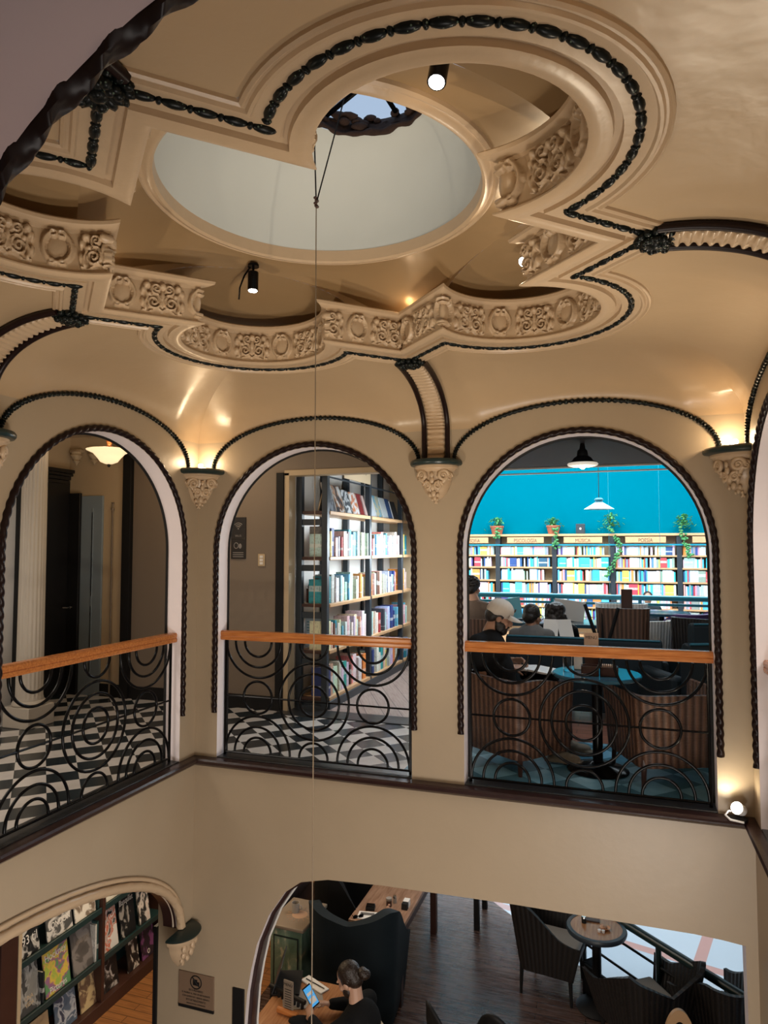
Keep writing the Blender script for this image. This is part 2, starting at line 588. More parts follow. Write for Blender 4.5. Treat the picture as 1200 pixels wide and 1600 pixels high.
        if bev:
            b = o.modifiers.new('Bevel', 'BEVEL')
            b.width = bev
            b.segments = 2
            b.limit_method = 'ANGLE'
        return o


def tag(o, label=None, cat=None, group=None, kind=None):
    if label: o['label'] = label
    if cat: o['category'] = cat
    if group: o['group'] = group
    if kind: o['kind'] = kind
    return o


def thing(name, label, cat, loc=(0, 0, 0), rz=0, group=None):
    o = bpy.data.objects.new(name, None)
    o.location = loc
    o.rotation_euler = (0, 0, rz)
    o.empty_display_size = .1
    COL.objects.link(o)
    return tag(o, label, cat, group)


def struct(o, label=None):
    return tag(o, label, kind='structure')


def sempty(name, label=None):
    o = bpy.data.objects.new(name, None)
    COL.objects.link(o)
    return tag(o, label, kind='structure')


def copy_tree(o, parent=None):
    c = o.copy()
    COL.objects.link(c)
    if parent is not None: c.parent = parent
    for ch in list(o.children): copy_tree(ch, c)
    return c


def text(parent, txt, loc, rot, size, m, name='lettering', align='CENTER', ext=.0006, sx=1):
    cu = bpy.data.curves.new(name, 'FONT')
    cu.body = txt
    cu.size = size
    cu.align_x = align
    cu.align_y = 'CENTER'
    cu.extrude = ext
    cu.materials.append(M[m] if isinstance(m, str) else m)
    o = bpy.data.objects.new(name, cu)
    o.location = loc
    o.rotation_euler = rot
    o.scale = (sx, 1, 1)
    me = bpy.data.meshes.new_from_object(o)
    o2 = bpy.data.objects.new(name, me)
    o2.location, o2.rotation_euler, o2.scale = o.location, o.rotation_euler, o.scale
    bpy.data.objects.remove(o)
    COL.objects.link(o2)
    o2.parent = parent
    return o2


# ------------------------------------------------------------------ walls
HWB, HWL = .76, .788
UB = (.952, W - .952)
UL = (.98, D - .98)
fB = lambda u, z, d: (u, d, z)
fL = lambda u, z, d: (-d, -u, z)
fR = lambda u, z, d: (W + d, -u, z)
fF = lambda u, z, d: (u, -D - d, z)


def archpoly(uc, hw, zs=1.54, rise=.76, z0=0, n=36):
    p = [(uc - hw, z0)]
    p += [(uc - hw * cos(pi * i / n), zs + rise * sin(pi * i / n)) for i in range(n + 1)]
    return p + [(uc + hw, z0)]


lowback = [(.45, FL), (.45, -1.9), (.47, -1.65), (.50, -1.48), (.545, -1.29), (.64, -1.07), (.766, -.89), (.89, -.80), (1.1, -.752), (1.5, -.73), (2.4, -.712), (3.45, -.712), (3.6, -.72), (3.72, -.733), (3.74, FL)]
oB = [(-.30, FL)] + lowback + [(W + .3, FL), (W + .3, 2.85), (-.13, 2.85), (-.13, -.35), (-.30, -.35)]
wb = MB().prism(oB, fB, 0, TH, [archpoly(u, HWB) for u in UB], side=1)
struct(wb.build('wall_back', ['wall', 'reveal'], smooth=30), 'beige back wall with two round arches')
nL = 40
lowleft = [(D - .145 - 0, -1.19)] if False else []
elL = [(.145 + (1.805) * (1 - cos(pi * i / nL)), -1.19 + .745 * sin(pi * i / nL)) for i in range(nL + 1)]
oL = [(0, -1.19)] + elL + [(D, -1.19), (D, 2.85), (0, 2.85)]
wl = MB().prism(oL, fL, 0, TH, [archpoly(u, HWL) for u in UL], side=1)
struct(wl.build('wall_left', ['wall', 'reveal'], smooth=30), 'beige left wall with round arch')
oR = [(0, FL), (D, FL), (D, 2.85), (0, 2.85)]
wr = MB().prism(oR, fR, 0, TH, [archpoly(u, HWL) for u in UL], side=1)
struct(wr.build('wall_right', ['wall', 'reveal'], smooth=30), 'beige right wall')
HWF = .745
oF = [(-.13, FL), (W + .13, FL), (W + .13, 2.85), (-.13, 2.85)]
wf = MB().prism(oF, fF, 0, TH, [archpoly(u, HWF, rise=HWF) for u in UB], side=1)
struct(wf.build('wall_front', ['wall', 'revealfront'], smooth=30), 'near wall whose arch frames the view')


# ------------------------------------------------------------------ arch mouldings
def archpath(uc, hw, f, d, zs=1.54, rise=.8, z0=.335, n=96, seg=.012):
    P = []
    k = int((zs - z0) / seg)
    P += [f(uc - hw, z0 + (zs - z0) * i / k, d) for i in range(k)]
    P += [f(uc - hw * cos(pi * i / n), zs + rise * sin(pi * i / n), d) for i in range(n + 1)]
    P += [f(uc + hw, zs - (zs - z0) * i / k, d) for i in range(1, k + 1)]
    return P


ropes = [('back', fB, UB, HWB), ('left', fL, UL, HWL), ('right', fR, UL, HWL), ('front', fF, UB, HWF)]
ti = 0
for side, f, us, hw in ropes:
    for u in us:
        ti += 1
        big = side == 'front'
        r = .019 if big else .0195
        o = MB().tube(archpath(u, hw + (.012 if big else .02), f, -.014 if big else -.008, rise=hw + (.012 if big else .02) if side in ('back', 'front') else .78, n=230, seg=.006), r, 12, twist=62 if big else 105, lobes=3 if big else 2, lob=.24 if big else .15).build('trim_%d' % ti, 'rope', smooth=60)
        struct(o, 'dark brown twisted rope moulding round the arch')
        o2 = MB().tube(archpath(u, hw - .004, f, TH, rise=hw - .004 if side in ('back', 'front') else .755, z0=.02, n=60, seg=.05), .010, 8).build('inner_bead', 'matblack', o)
# garland arches above
gi = 0
for side, f, us, hwid in (('back', fB, UB, .815), ('left', fL, UL, .84), ('right', fR, UL, .84)):
    for u in us:
        gi += 1
        n = 220
        P, R = [], []
        for i in range(n + 1):
            a = pi * i / n
            P.append(f(u - hwid * cos(a), 2.165 + .345 * sin(a), -.008))
            R.append(.0135 + .0045 * sin(i * 1.9) + .002 * sin(i * 4.3))
        o = MB().tube(P, R, 8).build('trim_%d' % (ti + gi), 'fleck', smooth=60)
        struct(o, 'black leaf garland moulding curving over the arch')
# ledge moulding round the gallery edge, floor sill in the arches
prof = [(0, .004), (.03, .006), (.062, .0), (.072, -.012), (.066, -.026), (.048, -.03), (.046, -.042), (.03, -.055), (.012, -.066), (0, -.07)]
rings = []
for o_, z in prof:
    rings.append([(o_, -o_, z), (W - o_, -o_, z), (W - o_, -D + o_, z), (o_, -D + o_, z)])
struct(MB().loft(rings).build('trim_20', 'ledge', smooth=20), 'dark brown ledge moulding round the gallery edge')
for k, (f, us, hw) in enumerate(((fB, UB, HWB), (fL, UL, HWL), (fR, UL[:1], HWL))):
    for u in us:
        m = MB()
        a, b = f(u - hw, -.01, .0), f(u + hw, .012, TH + .03)
        m.b2(a, b)
        struct(m.build('trim_%d' % (21 + k), 'sill', bev=.004), 'dark stone sill under the balustrade')

# ------------------------------------------------------------------ floors, slabs and outer rooms
RL0, RL1 = (4.9, .99), (1.15, 4.53)         # edge of the lower floor, along the railing
m = MB()
m.b2((-4.6, -6.6, -.3), (-.005, 4.6, 0))
m.b2((-.005, TH * .5, -.3), (6.2, 4.6, 0)) if False else None
m.b2((-.005, .02, -.3), (6.2, 4.6, 0))
m.b2((W + .005, -6.6, -.3), (6.2, .02, 0))
m.b2((-.005, -6.6, -.3), (W + .005, -D - .005, 0))
struct(m.build('floor', 'checker', smooth=0), 'black and white diagonal checkered gallery floor')
struct(MB().prism([(.02, 1.62), (1.52, 1.62), (.86, 4.58), (.02, 4.58)], lambda u, z, d: (u, z, d), 0, .006).build('floor.001', 'greyplanks', smooth=0), 'grey wood plank floor of the book room')
struct(MB().b2((-.05, 1.36, .0), (1.52, 1.62, .008)).build('floor.002', 'sill', smooth=0), 'dark stone threshold at the book room door')
struct(MB().b2((1.60, .16, 0), (6.1, 1.30, .004)).build('floor.007', 'bluelitcheck', smooth=0), 'checkered tiles of the cafe, blue light of the hall put into their colour')
struct(MB().prism([(1.58, 1.30), (6.1, 1.30), (6.1, 4.5), (.93, 4.5), (1.52, 1.62)], lambda u, z, d: (u, z, d), 0, .005).build('floor.008', 'redplanks', smooth=0), 'red-brown wood floor of the cafe')
fz = lambda u, z, d: (u, z, d)
m = MB().prism([(-4.6, -6.6), (6.2, -6.6), (6.2, -.23), RL0, RL1, (1.15, 4.6), (-4.6, 4.6)], fz, FL - .3, FL)
struct(m.build('floor.003', 'darkplanks', smooth=0), 'dark worn wood floor of the lower cafe')
struct(MB().b2((-1.6, -.0, FL), (-.32, 4.5, FL + .004)).build('floor.004', 'warmlitplanks', smooth=0), 'wood floor beside the magazine shelves, warm lamplight put into its orange colour')
struct(MB().b2((-2, -1, -3.5), (9.5, 9.7, -3.4)).build('floor.005', 'tile', smooth=0), 'pale tiled floor with pink stripes beyond the railing')
# ceilings
m = MB()
m.b2((-4.6, -6.6, 2.78), (0, 4.6, 2.85))
m.b2((0, .01, 2.78), (1.56, 4.6, 2.85))
m.b2((0, -6.6, 2.78), (6.2, -D - .01, 2.85))
struct(m.build('ceiling', 'cream', smooth=0), 'cream gallery ceiling')
m = MB().prism([(1.56, .14), (6.2, .14), (6.2, 4.62), (.90, 4.62), (1.56, 1.6)], lambda u, z, d: (u, z, d), 2.6, 2.85)
m.b2((W + .14, -3.9, 2.6), (6.2, .14, 2.85))
struct(m.build('ceiling.001', 'darkceil', smooth=0), 'dark brown cafe ceiling')
m = MB().b2((.95, 4.44, 2.58), (6.2, 4.47, 2.60)).b2((.90, 4.60, 2.535), (6.2, 4.66, 2.55))
struct(m.build('trim_26', 'white', smooth=0), 'white strips along the edge of the cafe ceiling')
struct(MB().b2((-1, 4.66, 4.6), (9.6, 9.8, 4.7)).b2((-1, 4.62, 2.85), (9.6, 4.70, 4.6)).build('ceiling.002', 'white', smooth=0), 'white roof of the tall hall')
# outer walls
struct(MB().b2((-1, 9.70, -3.4), (9.6, 9.8, 4.6)).build('wall_far', 'cyan', smooth=0), 'bright cyan painted far wall')
m = MB().b2((-1.1, 4.6, -3.4), (-1.0, 9.8, 4.7)).b2((9.5, -1, -3.4), (9.6, 9.8, 4.7))
struct(m.build('wall_hall', 'white', smooth=0))
m = MB().b2((6.2, -6.7, -2.8), (6.3, -.2, 2.85)).b2((-4.7, -6.7, FL), (6.3, -6.6, 2.85)).b2((-4.7, -6.7, FL), (-4.6, 4.7, 2.85))
m.b2((-4.6, 4.6, FL), (-.9, 4.7, 2.85)).b2((6.2, -.2, 0), (6.3, 4.6, 2.85)).b2((-1.0, 4.6, 0.), (.90, 4.7, 2.85)).b2((-1, 4.6, FL), (.5, 4.7, -.0))
struct(m.build('wall_outer', 'cream', smooth=0))
struct(MB().prism([(1.50, 1.60), (1.56, 1.60), (.90, 4.62), (.84, 4.62)], lambda u, z, d: (u, z, d), 0, 2.8).build('wall_light_screen', 'taupe', smooth=0), 'unseen wall added to keep book room light out of the cafe')  # unseen screen between the rooms, added to block light

# vault ------------------------------------------------------------
E0, R0, CC = .925, .525, 1.02
S2 = sqrt(2)


def st(s, t): return (X0 + (s - t) / S2, Y0 + (s + t) / S2)


def rot4(s, t, k):
    for _ in range(k): s, t = t, -s
    return s, t


def contour(o, ne=10, na=40):
    """quatrefoil outline, offset o outwards: list of (x, y)"""
    e, R = E0 + o, R0 + o
    dd = e - CC
    s0 = sqrt(R * R - dd * dd)
    P = []
    a0 = atan2(dd, -s0)
    a1 = atan2(dd, s0)
    if a0 < 0: a0 += 2 * pi
    for k in range(4):
        q = [(-e + (e - s0) * i / ne, e) for i in range(ne)]
        q += [(R * cos(a0 + (a1 - a0) * i / na), CC + R * sin(a0 + (a1 - a0) * i / na)) for i in range(na)]
        q += [(s0 + (e - s0) * i / ne, e) for i in range(ne)]
        P += [st(*rot4(s, t, k)) for s, t in q]
    return P


def ring(o, z, **k): return [(x, y, z) for x, y in contour(o, **k)]


def hitq(dx, dy, o):
    """distance from the centre to the outline in a world direction"""
    s, t = (dx + dy) / S2, (dy - dx) / S2
    l = hypot(s, t)
    s, t = s / l, t / l
    for k in range(4):
        a, b = rot4(s, t, k)
        if b >= abs(a) - 1e-9: break
    e, R = E0 + o, R0 + o
    if abs(a / b * e) > sqrt(R * R - (e - CC) ** 2): return e / b
    return CC * b + sqrt(max(0, R * R - CC * CC * a * a))


OV = .078
ZS = 2.37                     # the walls run up to here between the garlands
cols = []
seq = []
for side in range(4):
    f = (fB, fR, fF, fL)[side]
    us, hw, ln = ((UB, .815, W), (UL, .84, D))[side % 2]
    us_ = sorted(us)
    pts = [(0, 2.165)]
    for ui in us_:
        pts += [(ui - hw * cos(pi * i / 40), 2.165 + .345 * sin(pi * i / 40)) for i in range(41)]
        if ui == us_[0]:
            for q in range(1, 6):
                a, b = us_[0] + hw, us_[1] - hw
                pts.append((a + (b - a) * q / 6, 2.165))
    pts = [(max(0, min(ln, u)), z) for u, z in pts]
    P = [f(u, max(z, ZS), -.0015) for u, z in pts]
    if side in (2, 3): P = P[::-1]
    seq += P
for p in seq:
    dx, dy = p[0] - X0, p[1] - Y0
    l = hypot(dx, dy)
    q = hitq(dx, dy, OV)
    I = Vector((X0 + dx / l * q, Y0 + dy / l * q, ZC))
    O = Vector(p)
    c = []
    for i in range(17):
        a = pi / 2 * i / 16
        c.append((O.x + (I.x - O.x) * (1 - cos(a)), O.y + (I.y - O.y) * (1 - cos(a)), O.z + (I.z - O.z) * sin(a)))
    cols.append(c)
struct(MB().loft(cols, False, True).build('ceiling_vault', 'vault', smooth=50), 'glossy beige coved vault')
# ------------------------------------------------------------------ quatrefoil cornice
qc = thing('quatrefoil_cornice', 'large cream plaster quatrefoil cornice with carved frieze round the ceiling opening', 'cornice', (0, 0, 0))
prof = [(.086, .004), (.084, -.010), (.076, -.015), (.069, -.007), (.062, -.007), (.056, -.016), (.047, -.016), (.041, -.007), (.028, -.006), (.018, -.004),
        (-.018, -.004), (-.042, -.006), (-.043, .010), (-.066, .010), (-.070, -.008), (-.086, -.008), (-.092, -.010), (-.110, -.012), (-.126, -.008), (-.134, -.002), (-.134, .004), (-.126, .010), (-.120, .014), (-.116, .022)]
MB().loft([ring(o, ZC + z) for o, z in prof]).build('lower_moulding', 'plaster', qc, smooth=28)
prof = [(-.112, .172), (-.120, .174), (-.124, .186), (-.142, .190), (-.154, .200), (-.156, .214), (-.148, .222), (-.1, .222), (.0, .224), (.03, .224)]
MB().loft([ring(o, ZC + z) for o, z in prof]).build('top_lip', 'plaster', qc, smooth=28)


# carved frieze: relief of cartouches and scroll palmettes on a fine grid
def frieze_relief(nu, nv, per, h):
    U, V = np.meshgrid(np.linspace(0, 1, nu, endpoint=False) * per, np.linspace(0, 1, nv) * h, indexing='ij')
    H = np.zeros_like(U)

    def ridge(pts, w, a):
        nonlocal H
        pts = np.array(pts)
        d2 = np.full(U.shape, 9.0)
        for sh in (-per, 0, per):
            for x, y in pts:
                d2 = np.minimum(d2, (U - x - sh) ** 2 + (V - y) ** 2)
        H = np.maximum(H, a * np.sqrt(np.clip(1 - d2 / w ** 2, 0, 1)))

    def ell(cx, cy, rx, ry, a):
        nonlocal H
        for sh in (-per, 0, per):
            q = ((U - cx - sh) / rx) ** 2 + ((V - cy) / ry) ** 2
            H = np.maximum(H, a * np.sqrt(np.clip(1 - q, 0, 1)))
    c1, c2 = per * .25, per * .75
    ell(c1, h * .52, .040, .052, .016)
    ridge([(c1 + .056 * cos(t), h * .52 + .064 * sin(t)) for t in np.linspace(0, 2 * pi, 70)], .010, .030)
    ridge([(c1 + .044 * cos(t), h * .52 + .055 * sin(t)) for t in np.linspace(0, 2 * pi, 60)], .004, .018)
    for sg in (-1, 1):
        ridge([(c1 + sg * (.016 + .013 * cos(t)), h * .88 + .012 * sin(t)) for t in np.linspace(0, 5, 24)], .008, .034)
        ridge([(c1 + sg * (.020 + .010 * cos(t)), h * .10 + .010 * sin(t)) for t in np.linspace(0, 6, 24)], .007, .030)

        def spiral(cx, cy, r, turns, ph, flip):
            return [(cx + flip * r * (1 - .84 * q) * cos(ph + turns * 2 * pi * q), cy + r * (1 - .84 * q) * sin(ph + turns * 2 * pi * q)) for q in np.linspace(0, 1, 90)]
        ridge(spiral(c2 + sg * .042, h * .33, .036, 1.7, 2.2, sg), .0065, .028)
        ridge(spiral(c2 + sg * .030, h * .76, .027, 1.5, -1.8, sg), .0075, .034)
        ridge([(c2 + sg * (.078 + .006 * sin(q * 9)), h * (.10 + .75 * q)) for q in np.linspace(0, 1, 40)], .009, .024)
        ell(c2 + sg * .074, h * .86, .020, .019, .038)
        ell(c2 + sg * .094, h * .70, .010, .022, .026)
        ell(c2 + sg * .094, h * .32, .011, .024, .024)
        ell(c2 + sg * .062, h * .58, .012, .014, .030)
        ridge([(c2 + sg * .092 * q, h * .07 + .012 * sin(q * 6)) for q in np.linspace(0, 1, 24)], .006, .020)
        ridge([(c2 + sg * (.006 + .05 * q), h * (.50 + .10 * sin(q * 3.1))) for q in np.linspace(0, 1, 24)], .006, .022)
    ell(c2, h * .86, .020, .022, .038)
    ell(c2, h * .55, .014, .034, .026)
    for k in range(-3, 4):
        ridge([(c2 + k * .009 * q * 1.6, h * (.16 + .40 * q)) for q in np.linspace(0, 1, 20)], .0045, .018)
    V0 = np.clip(np.minimum(V / .006, (h - V) / .006), 0, 1)
    return H * V0


FZ0, FZH = ZC + .022, .152
base = contour(-.116, ne=6, na=60)
fine = []
cl = base + base[:1]
acc = 0
tot = sum(hypot(cl[i + 1][0] - cl[i][0], cl[i + 1][1] - cl[i][1]) for i in range(len(base)))
sidelen = tot / 4
per = sidelen / 7
step = per / 88
for i in range(len(base)):
    a, b = cl[i], cl[i + 1]
    l = hypot(b[0] - a[0], b[1] - a[1])
    n = max(1, round(l / step))
    for k in range(n):
        fine.append((a[0] + (b[0] - a[0]) * k / n, a[1] + (b[1] - a[1]) * k / n, acc + l * k / n))
    acc += l
NU, NV = 88, 40
HM = frieze_relief(NU, NV, per, FZH)
m = MB()
N = len(fine)
rel = []
for i in range(N):
    a, b = fine[i - 1], fine[(i + 1) % N]
    tx, ty = b[0] - a[0], b[1] - a[1]
    l = hypot(tx, ty) or 1
    nx, ny = -ty / l, tx / l
    if (X0 - fine[i][0]) * nx + (Y0 - fine[i][1]) * ny < 0 and False: nx, ny = -nx, -ny
    rel.append((nx, ny))
# make the normals point into the opening
area = sum(fine[i][0] * fine[(i + 1) % N][1] - fine[(i + 1) % N][0] * fine[i][1] for i in range(N))
sg = 1 if area > 0 else -1
rings = []
for i in range(N):
    u = int(fine[i][2] / per * NU) % NU
    rings.append([(fine[i][0] + sg * rel[i][0] * HM[u][j], fine[i][1] + sg * rel[i][1] * HM[u][j], FZ0 + FZH * j / (NV - 1)) for j in range(NV)])
m.loft(rings, False, True).build('carved_frieze', 'plaster', qc, smooth=80)
# bead-and-reel garland on the flat
base = contour(0, ne=30, na=140)
cl = base + base[:1]
m = MB()
run, nxt, kind = 0, 0, 0
for i in range(len(base)):
    a, b = Vector((*cl[i], ZC - .004)), Vector((*cl[i + 1], ZC - .004))
    l = (b - a).length
    while nxt <= run + l:
        p = a + (b - a) * ((nxt - run) / l)
        d = (b - a).normalized()
        R = Matrix(((d.x, -d.y, 0), (d.y, d.x, 0), (0, 0, 1)))
        if kind == 0:
            m.ell(p, (.036, .0155, .014), 10, 6, R)
            nxt += .038
        else:
            m.ell(p, (.009, .0145, .013), 8, 5, R)
            nxt += .040
        kind ^= 1
    run += l
m.build('bead_garland', 'fleck', qc, smooth=60)

# ------------------------------------------------------------------ chamber above, ring, dome, skylight
ch = sempty('ceiling_chamber', 'domed recess above the quatrefoil cornice')
ZT = 3.085


def zceil(r): return ZT - .20 * max(0, (r - .76) / .5) ** 2


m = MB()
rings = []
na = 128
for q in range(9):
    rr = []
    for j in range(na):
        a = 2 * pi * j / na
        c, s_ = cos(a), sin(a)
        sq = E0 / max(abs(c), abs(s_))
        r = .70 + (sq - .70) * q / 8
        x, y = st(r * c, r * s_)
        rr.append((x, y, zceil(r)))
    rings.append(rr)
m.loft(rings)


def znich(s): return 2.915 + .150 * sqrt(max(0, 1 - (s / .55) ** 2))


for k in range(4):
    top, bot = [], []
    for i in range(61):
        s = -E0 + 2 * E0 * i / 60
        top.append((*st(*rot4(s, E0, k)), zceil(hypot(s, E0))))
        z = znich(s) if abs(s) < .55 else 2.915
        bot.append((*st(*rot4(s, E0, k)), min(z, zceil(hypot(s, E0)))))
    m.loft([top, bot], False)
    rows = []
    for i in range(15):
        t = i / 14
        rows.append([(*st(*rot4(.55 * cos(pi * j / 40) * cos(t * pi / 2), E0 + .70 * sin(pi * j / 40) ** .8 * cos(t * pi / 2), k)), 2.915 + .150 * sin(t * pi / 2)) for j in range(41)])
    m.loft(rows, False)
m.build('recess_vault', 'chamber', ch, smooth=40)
MB().lathe([(.748, .004), (.744, -.014), (.732, -.022), (.722, -.014), (.714, -.018), (.704, -.030), (.690, -.033), (.679, -.024), (.674, .03)], (X0, Y0, ZT), 96).build('ring_moulding', 'plaster', ch, smooth=40)
HC = (X0 + .12, Y0 + .105)
rings = []
for i in range(13):
    t = i / 12
    r = .676 + (.34 - .676) * (1 - cos(t * pi / 2)) ** .8
    z = ZT + .02 + .47 * sin(t * pi / 2) ** .9
    cx, cy = X0 + (HC[0] - X0) * t, Y0 + (HC[1] - Y0) * t
    rings.append([(cx + r * cos(2 * pi * j / 96), cy + r * sin(2 * pi * j / 96), z) for j in range(96)])
MB().loft(rings).build('dome', 'dome', ch, smooth=60)
# broken plaster rim and the curb of the skylight
P, R = [], []
for j in range(120):
    a = 2 * pi * j / 120
    r = .335 + .006 * sin(a * 7) + .005 * sin(a * 17 + 1)
    P.append((HC[0] + r * cos(a), HC[1] + r * sin(a), 3.575 + .006 * sin(a * 11)))
    R.append(.013 + .004 * sin(a * 5) + .003 * sin(a * 23))
M['rim'] = mat('dark_crumbling_rim', (.035, .016, .010), .9, bump=.9, bscale=40, var=.5, vscale=30)
MB().tube(P, R, 8, closed=True).build('crumbling_rim', 'rim', ch, smooth=60)
MB().lathe([(.345, 0), (.36, .05), (.40, .10)], (*HC, 3.58), 64).build('curb', 'rim', ch, smooth=60)
sk = sempty('window_1', 'round skylight at the top of the dome')
M['pane'] = mat('sky_pane', (.9, .95, 1), .05)
nt = M['pane'].node_tree
tr = nt.nodes.new('ShaderNodeBsdfTransparent')
tr.inputs[0].default_value = (.93, .96, 1, 1)
gl = nt.nodes.new('ShaderNodeBsdfGlossy')
gl.inputs['Roughness'].default_value = .05
mx = nt.nodes.new('ShaderNodeMixShader')
mx.inputs[0].default_value = .06
nt.links.new(tr.outputs[0], mx.inputs[1])
nt.links.new(gl.outputs[0], mx.inputs[2])
nt.links.new(mx.outputs[0], nt.nodes['Material Output'].inputs[0])
MB().lathe([(.001, 0), (.42, 0)], (*HC, 3.69), 48).build('pane', 'pane', sk)
m = MB()
for a in (.35, 1.50, 2.6):
    c, s_ = cos(a), sin(a)
    m.tube([(HC[0] - .40 * c + .05, HC[1] - .40 * s_ + .08, 3.665), (HC[0] + .40 * c + .05, HC[1] + .40 * s_ + .08, 3.665)], .013, 6)
m.build('glazing_bar', 'black', sk)
m = MB()
random.seed(3)
for k in range(46):
    a = random.uniform(.3, 2.9)
    r = random.uniform(.33, .39)
    m.ell((HC[0] + r * cos(a), HC[1] + r * sin(a), 3.64 + random.uniform(-.03, .03)), (random.uniform(.02, .05), random.uniform(.01, .03), random.uniform(.01, .022)), 7, 5, Matrix.Rotation(a + 1.6, 3, 'Z'))
m.build('dead_leaves', 'rim', sk, smooth=60)
# cord hanging from the skylight
hx_, hy_ = 1.868, -1.945
co = thing('hanging_twine', 'thin twine hanging from the skylight through the middle of the atrium', 'twine', (hx_, hy_, 3.03))
m = MB()
KZ = 3.03
m.tube([(0, 0, 0), (.150, .055, .63)], .0034, 6).tube([(0, 0, 0), (-.035, .035, .55)], .0034, 6)
m.build('loop', 'matblack', co)
m = MB()
for k in range(6): m.ell((.004 * cos(k * 2), .004 * sin(k * 2), -.015 + .008 * k), (.009, .008, .006), 8, 6)
m.build('knot', 'brownwood', co, smooth=60)
M['cord'] = mat('pale_twine', (.16, .12, .08), .8)
MB().tube([(0, 0, 0), (.001, -.001, -1.0), (-.001, 0, -3.0), (-.004, 0, -5.6)], .0024, 6).build('line', 'cord', co)

# ------------------------------------------------------------------ corbels
MIDS = (((X0, 0), 0, 'middle of the back wall'), ((0, Y0), pi / 2, 'left wall'), ((W, Y0), -pi / 2, 'right wall'))


def corbel(loc, rz, label, corner):
    t = thing('corbel', label, 'corbel', loc, rz, 'carved corbels under the vault')
    a0, a1 = (pi * 1.25, pi * 1.75) if corner else (pi * 1.002, pi * 1.998)
    k = 1.28 if corner else 1
    n = 2 if corner else 4
    def lt(p, name, m_, sm=30, nn=None):
        MB().lathe([(r * k, z) for r, z in p], (0, 0, 0), nn or n, a0, a1).build(name, m_, t, smooth=sm)
    ab = [(.0, .028), (.150, .028), (.172, .022), (.180, .010), (.180, -.004), (.172, -.014), (.150, -.018), (0, -.018)]
    lt(ab, 'abacus', 'verdigris', 40, 16)
    lt([(.150, -.017), (.150, -.030), (.138, -.036), (.130, -.052), (.118, -.060), (0, -.060)], 'neck', 'plaster', 30, 16)
    lt([(.112, -.058), (.108, -.10), (.096, -.15), (.072, -.20), (.040, -.235), (.012, -.25), (0, -.252)], 'body', 'plaster', 60, 14)
    m = MB()
    am = pi * 1.5
    sp = .42 if corner else .62
    for sgn in (-1, 1):
        for (ang, z, r, tr_) in ((sp, -.088, .040, .014), (sp * .55, -.155, .031, .012), (sp * 1.6, -.095, .028, .011)):
            if corner and ang > .7: continue
            aa = am + sgn * ang
            rad = (.125 if z > -.12 else .108) * k
            c = Vector((rad * cos(aa), rad * sin(aa), z))
            tx = Vector((-sin(aa), cos(aa), 0)) * sgn
            P = [c + tx * (r * (1 - .8 * q / 20) * cos(q * .5)) + Vector((0, 0, r * (1 - .8 * q / 20) * sin(q * .5))) for q in range(21)]
            m.tube(P, [tr_ * (1 - .4 * q / 20) for q in range(21)], 7)
            m.ell(c, r * .3, 8, 6)
        P = []
        for q in range(13):
            f = q / 12
            aa = am + sgn * (sp * 1.25 * (1 - f) + .06)
            rad = (.125 - .085 * f ** 1.3) * k
            P.append((rad * cos(aa), rad * sin(aa), -.10 - .125 * f))
        m.tube(P, [.015 * (1 - .3 * q / 12) for q in range(13)], 7)
    for z, rad, s_ in ((-.085, .128, .017), (-.12, .122, .02), (-.165, .108, .022), (-.205, .082, .022), (-.235, .05, .016), (-.255, .02, .012)):
        m.ell((rad * k * cos(am), rad * k * sin(am), z), (s_ * .8, s_ * .55, s_ * 1.15), 8, 6)
        for sgn in (-1, 1):
            aa = am + sgn * .35
            m.ell((rad * k * .97 * cos(aa), rad * k * .97 * sin(aa), z - .01), (s_ * .6, s_ * .5, s_ * .7), 8, 6)
    m.build('scroll_leaves', 'plaster', t, smooth=60)
    return t


ZA = 2.137
corbel((X0, -.001, ZA), 0, 'carved corbel between the two back arches, under the plaster rib', False)
corbel((.001, Y0, ZA), pi / 2, 'carved corbel at the left edge, on the left wall under its rib', False)
corbel((W - .001, Y0, ZA), -pi / 2, 'carved corbel of the right wall, beyond the frame', False)
corbel((.001, -.001, ZA), pi / 4, 'carved corbel in the left corner with a light glowing on it', True)
corbel((W - .001, -.001, ZA), -pi / 4, 'carved corbel in the right corner with a white bulb on it', True)
for (x, y), lb in (((.055, -.055), 'small glowing up-light on the left corner corbel'), ((W - .06, -.065), 'small white up-light on the right corner corbel')):
    t = thing('uplight', lb, 'light', (x, y, ZA + .028), 0, 'up-lights on the corner corbels')
    MB().lathe([(0, 0), (.022, 0), (.024, .006), (.02, .012), (0, .012)], n=14).build('base', 'matblack', t)
    MB().ell((0, 0, .026), (.02, .02, .017), 14, 10).build('bulb', 'glow', t, smooth=60)

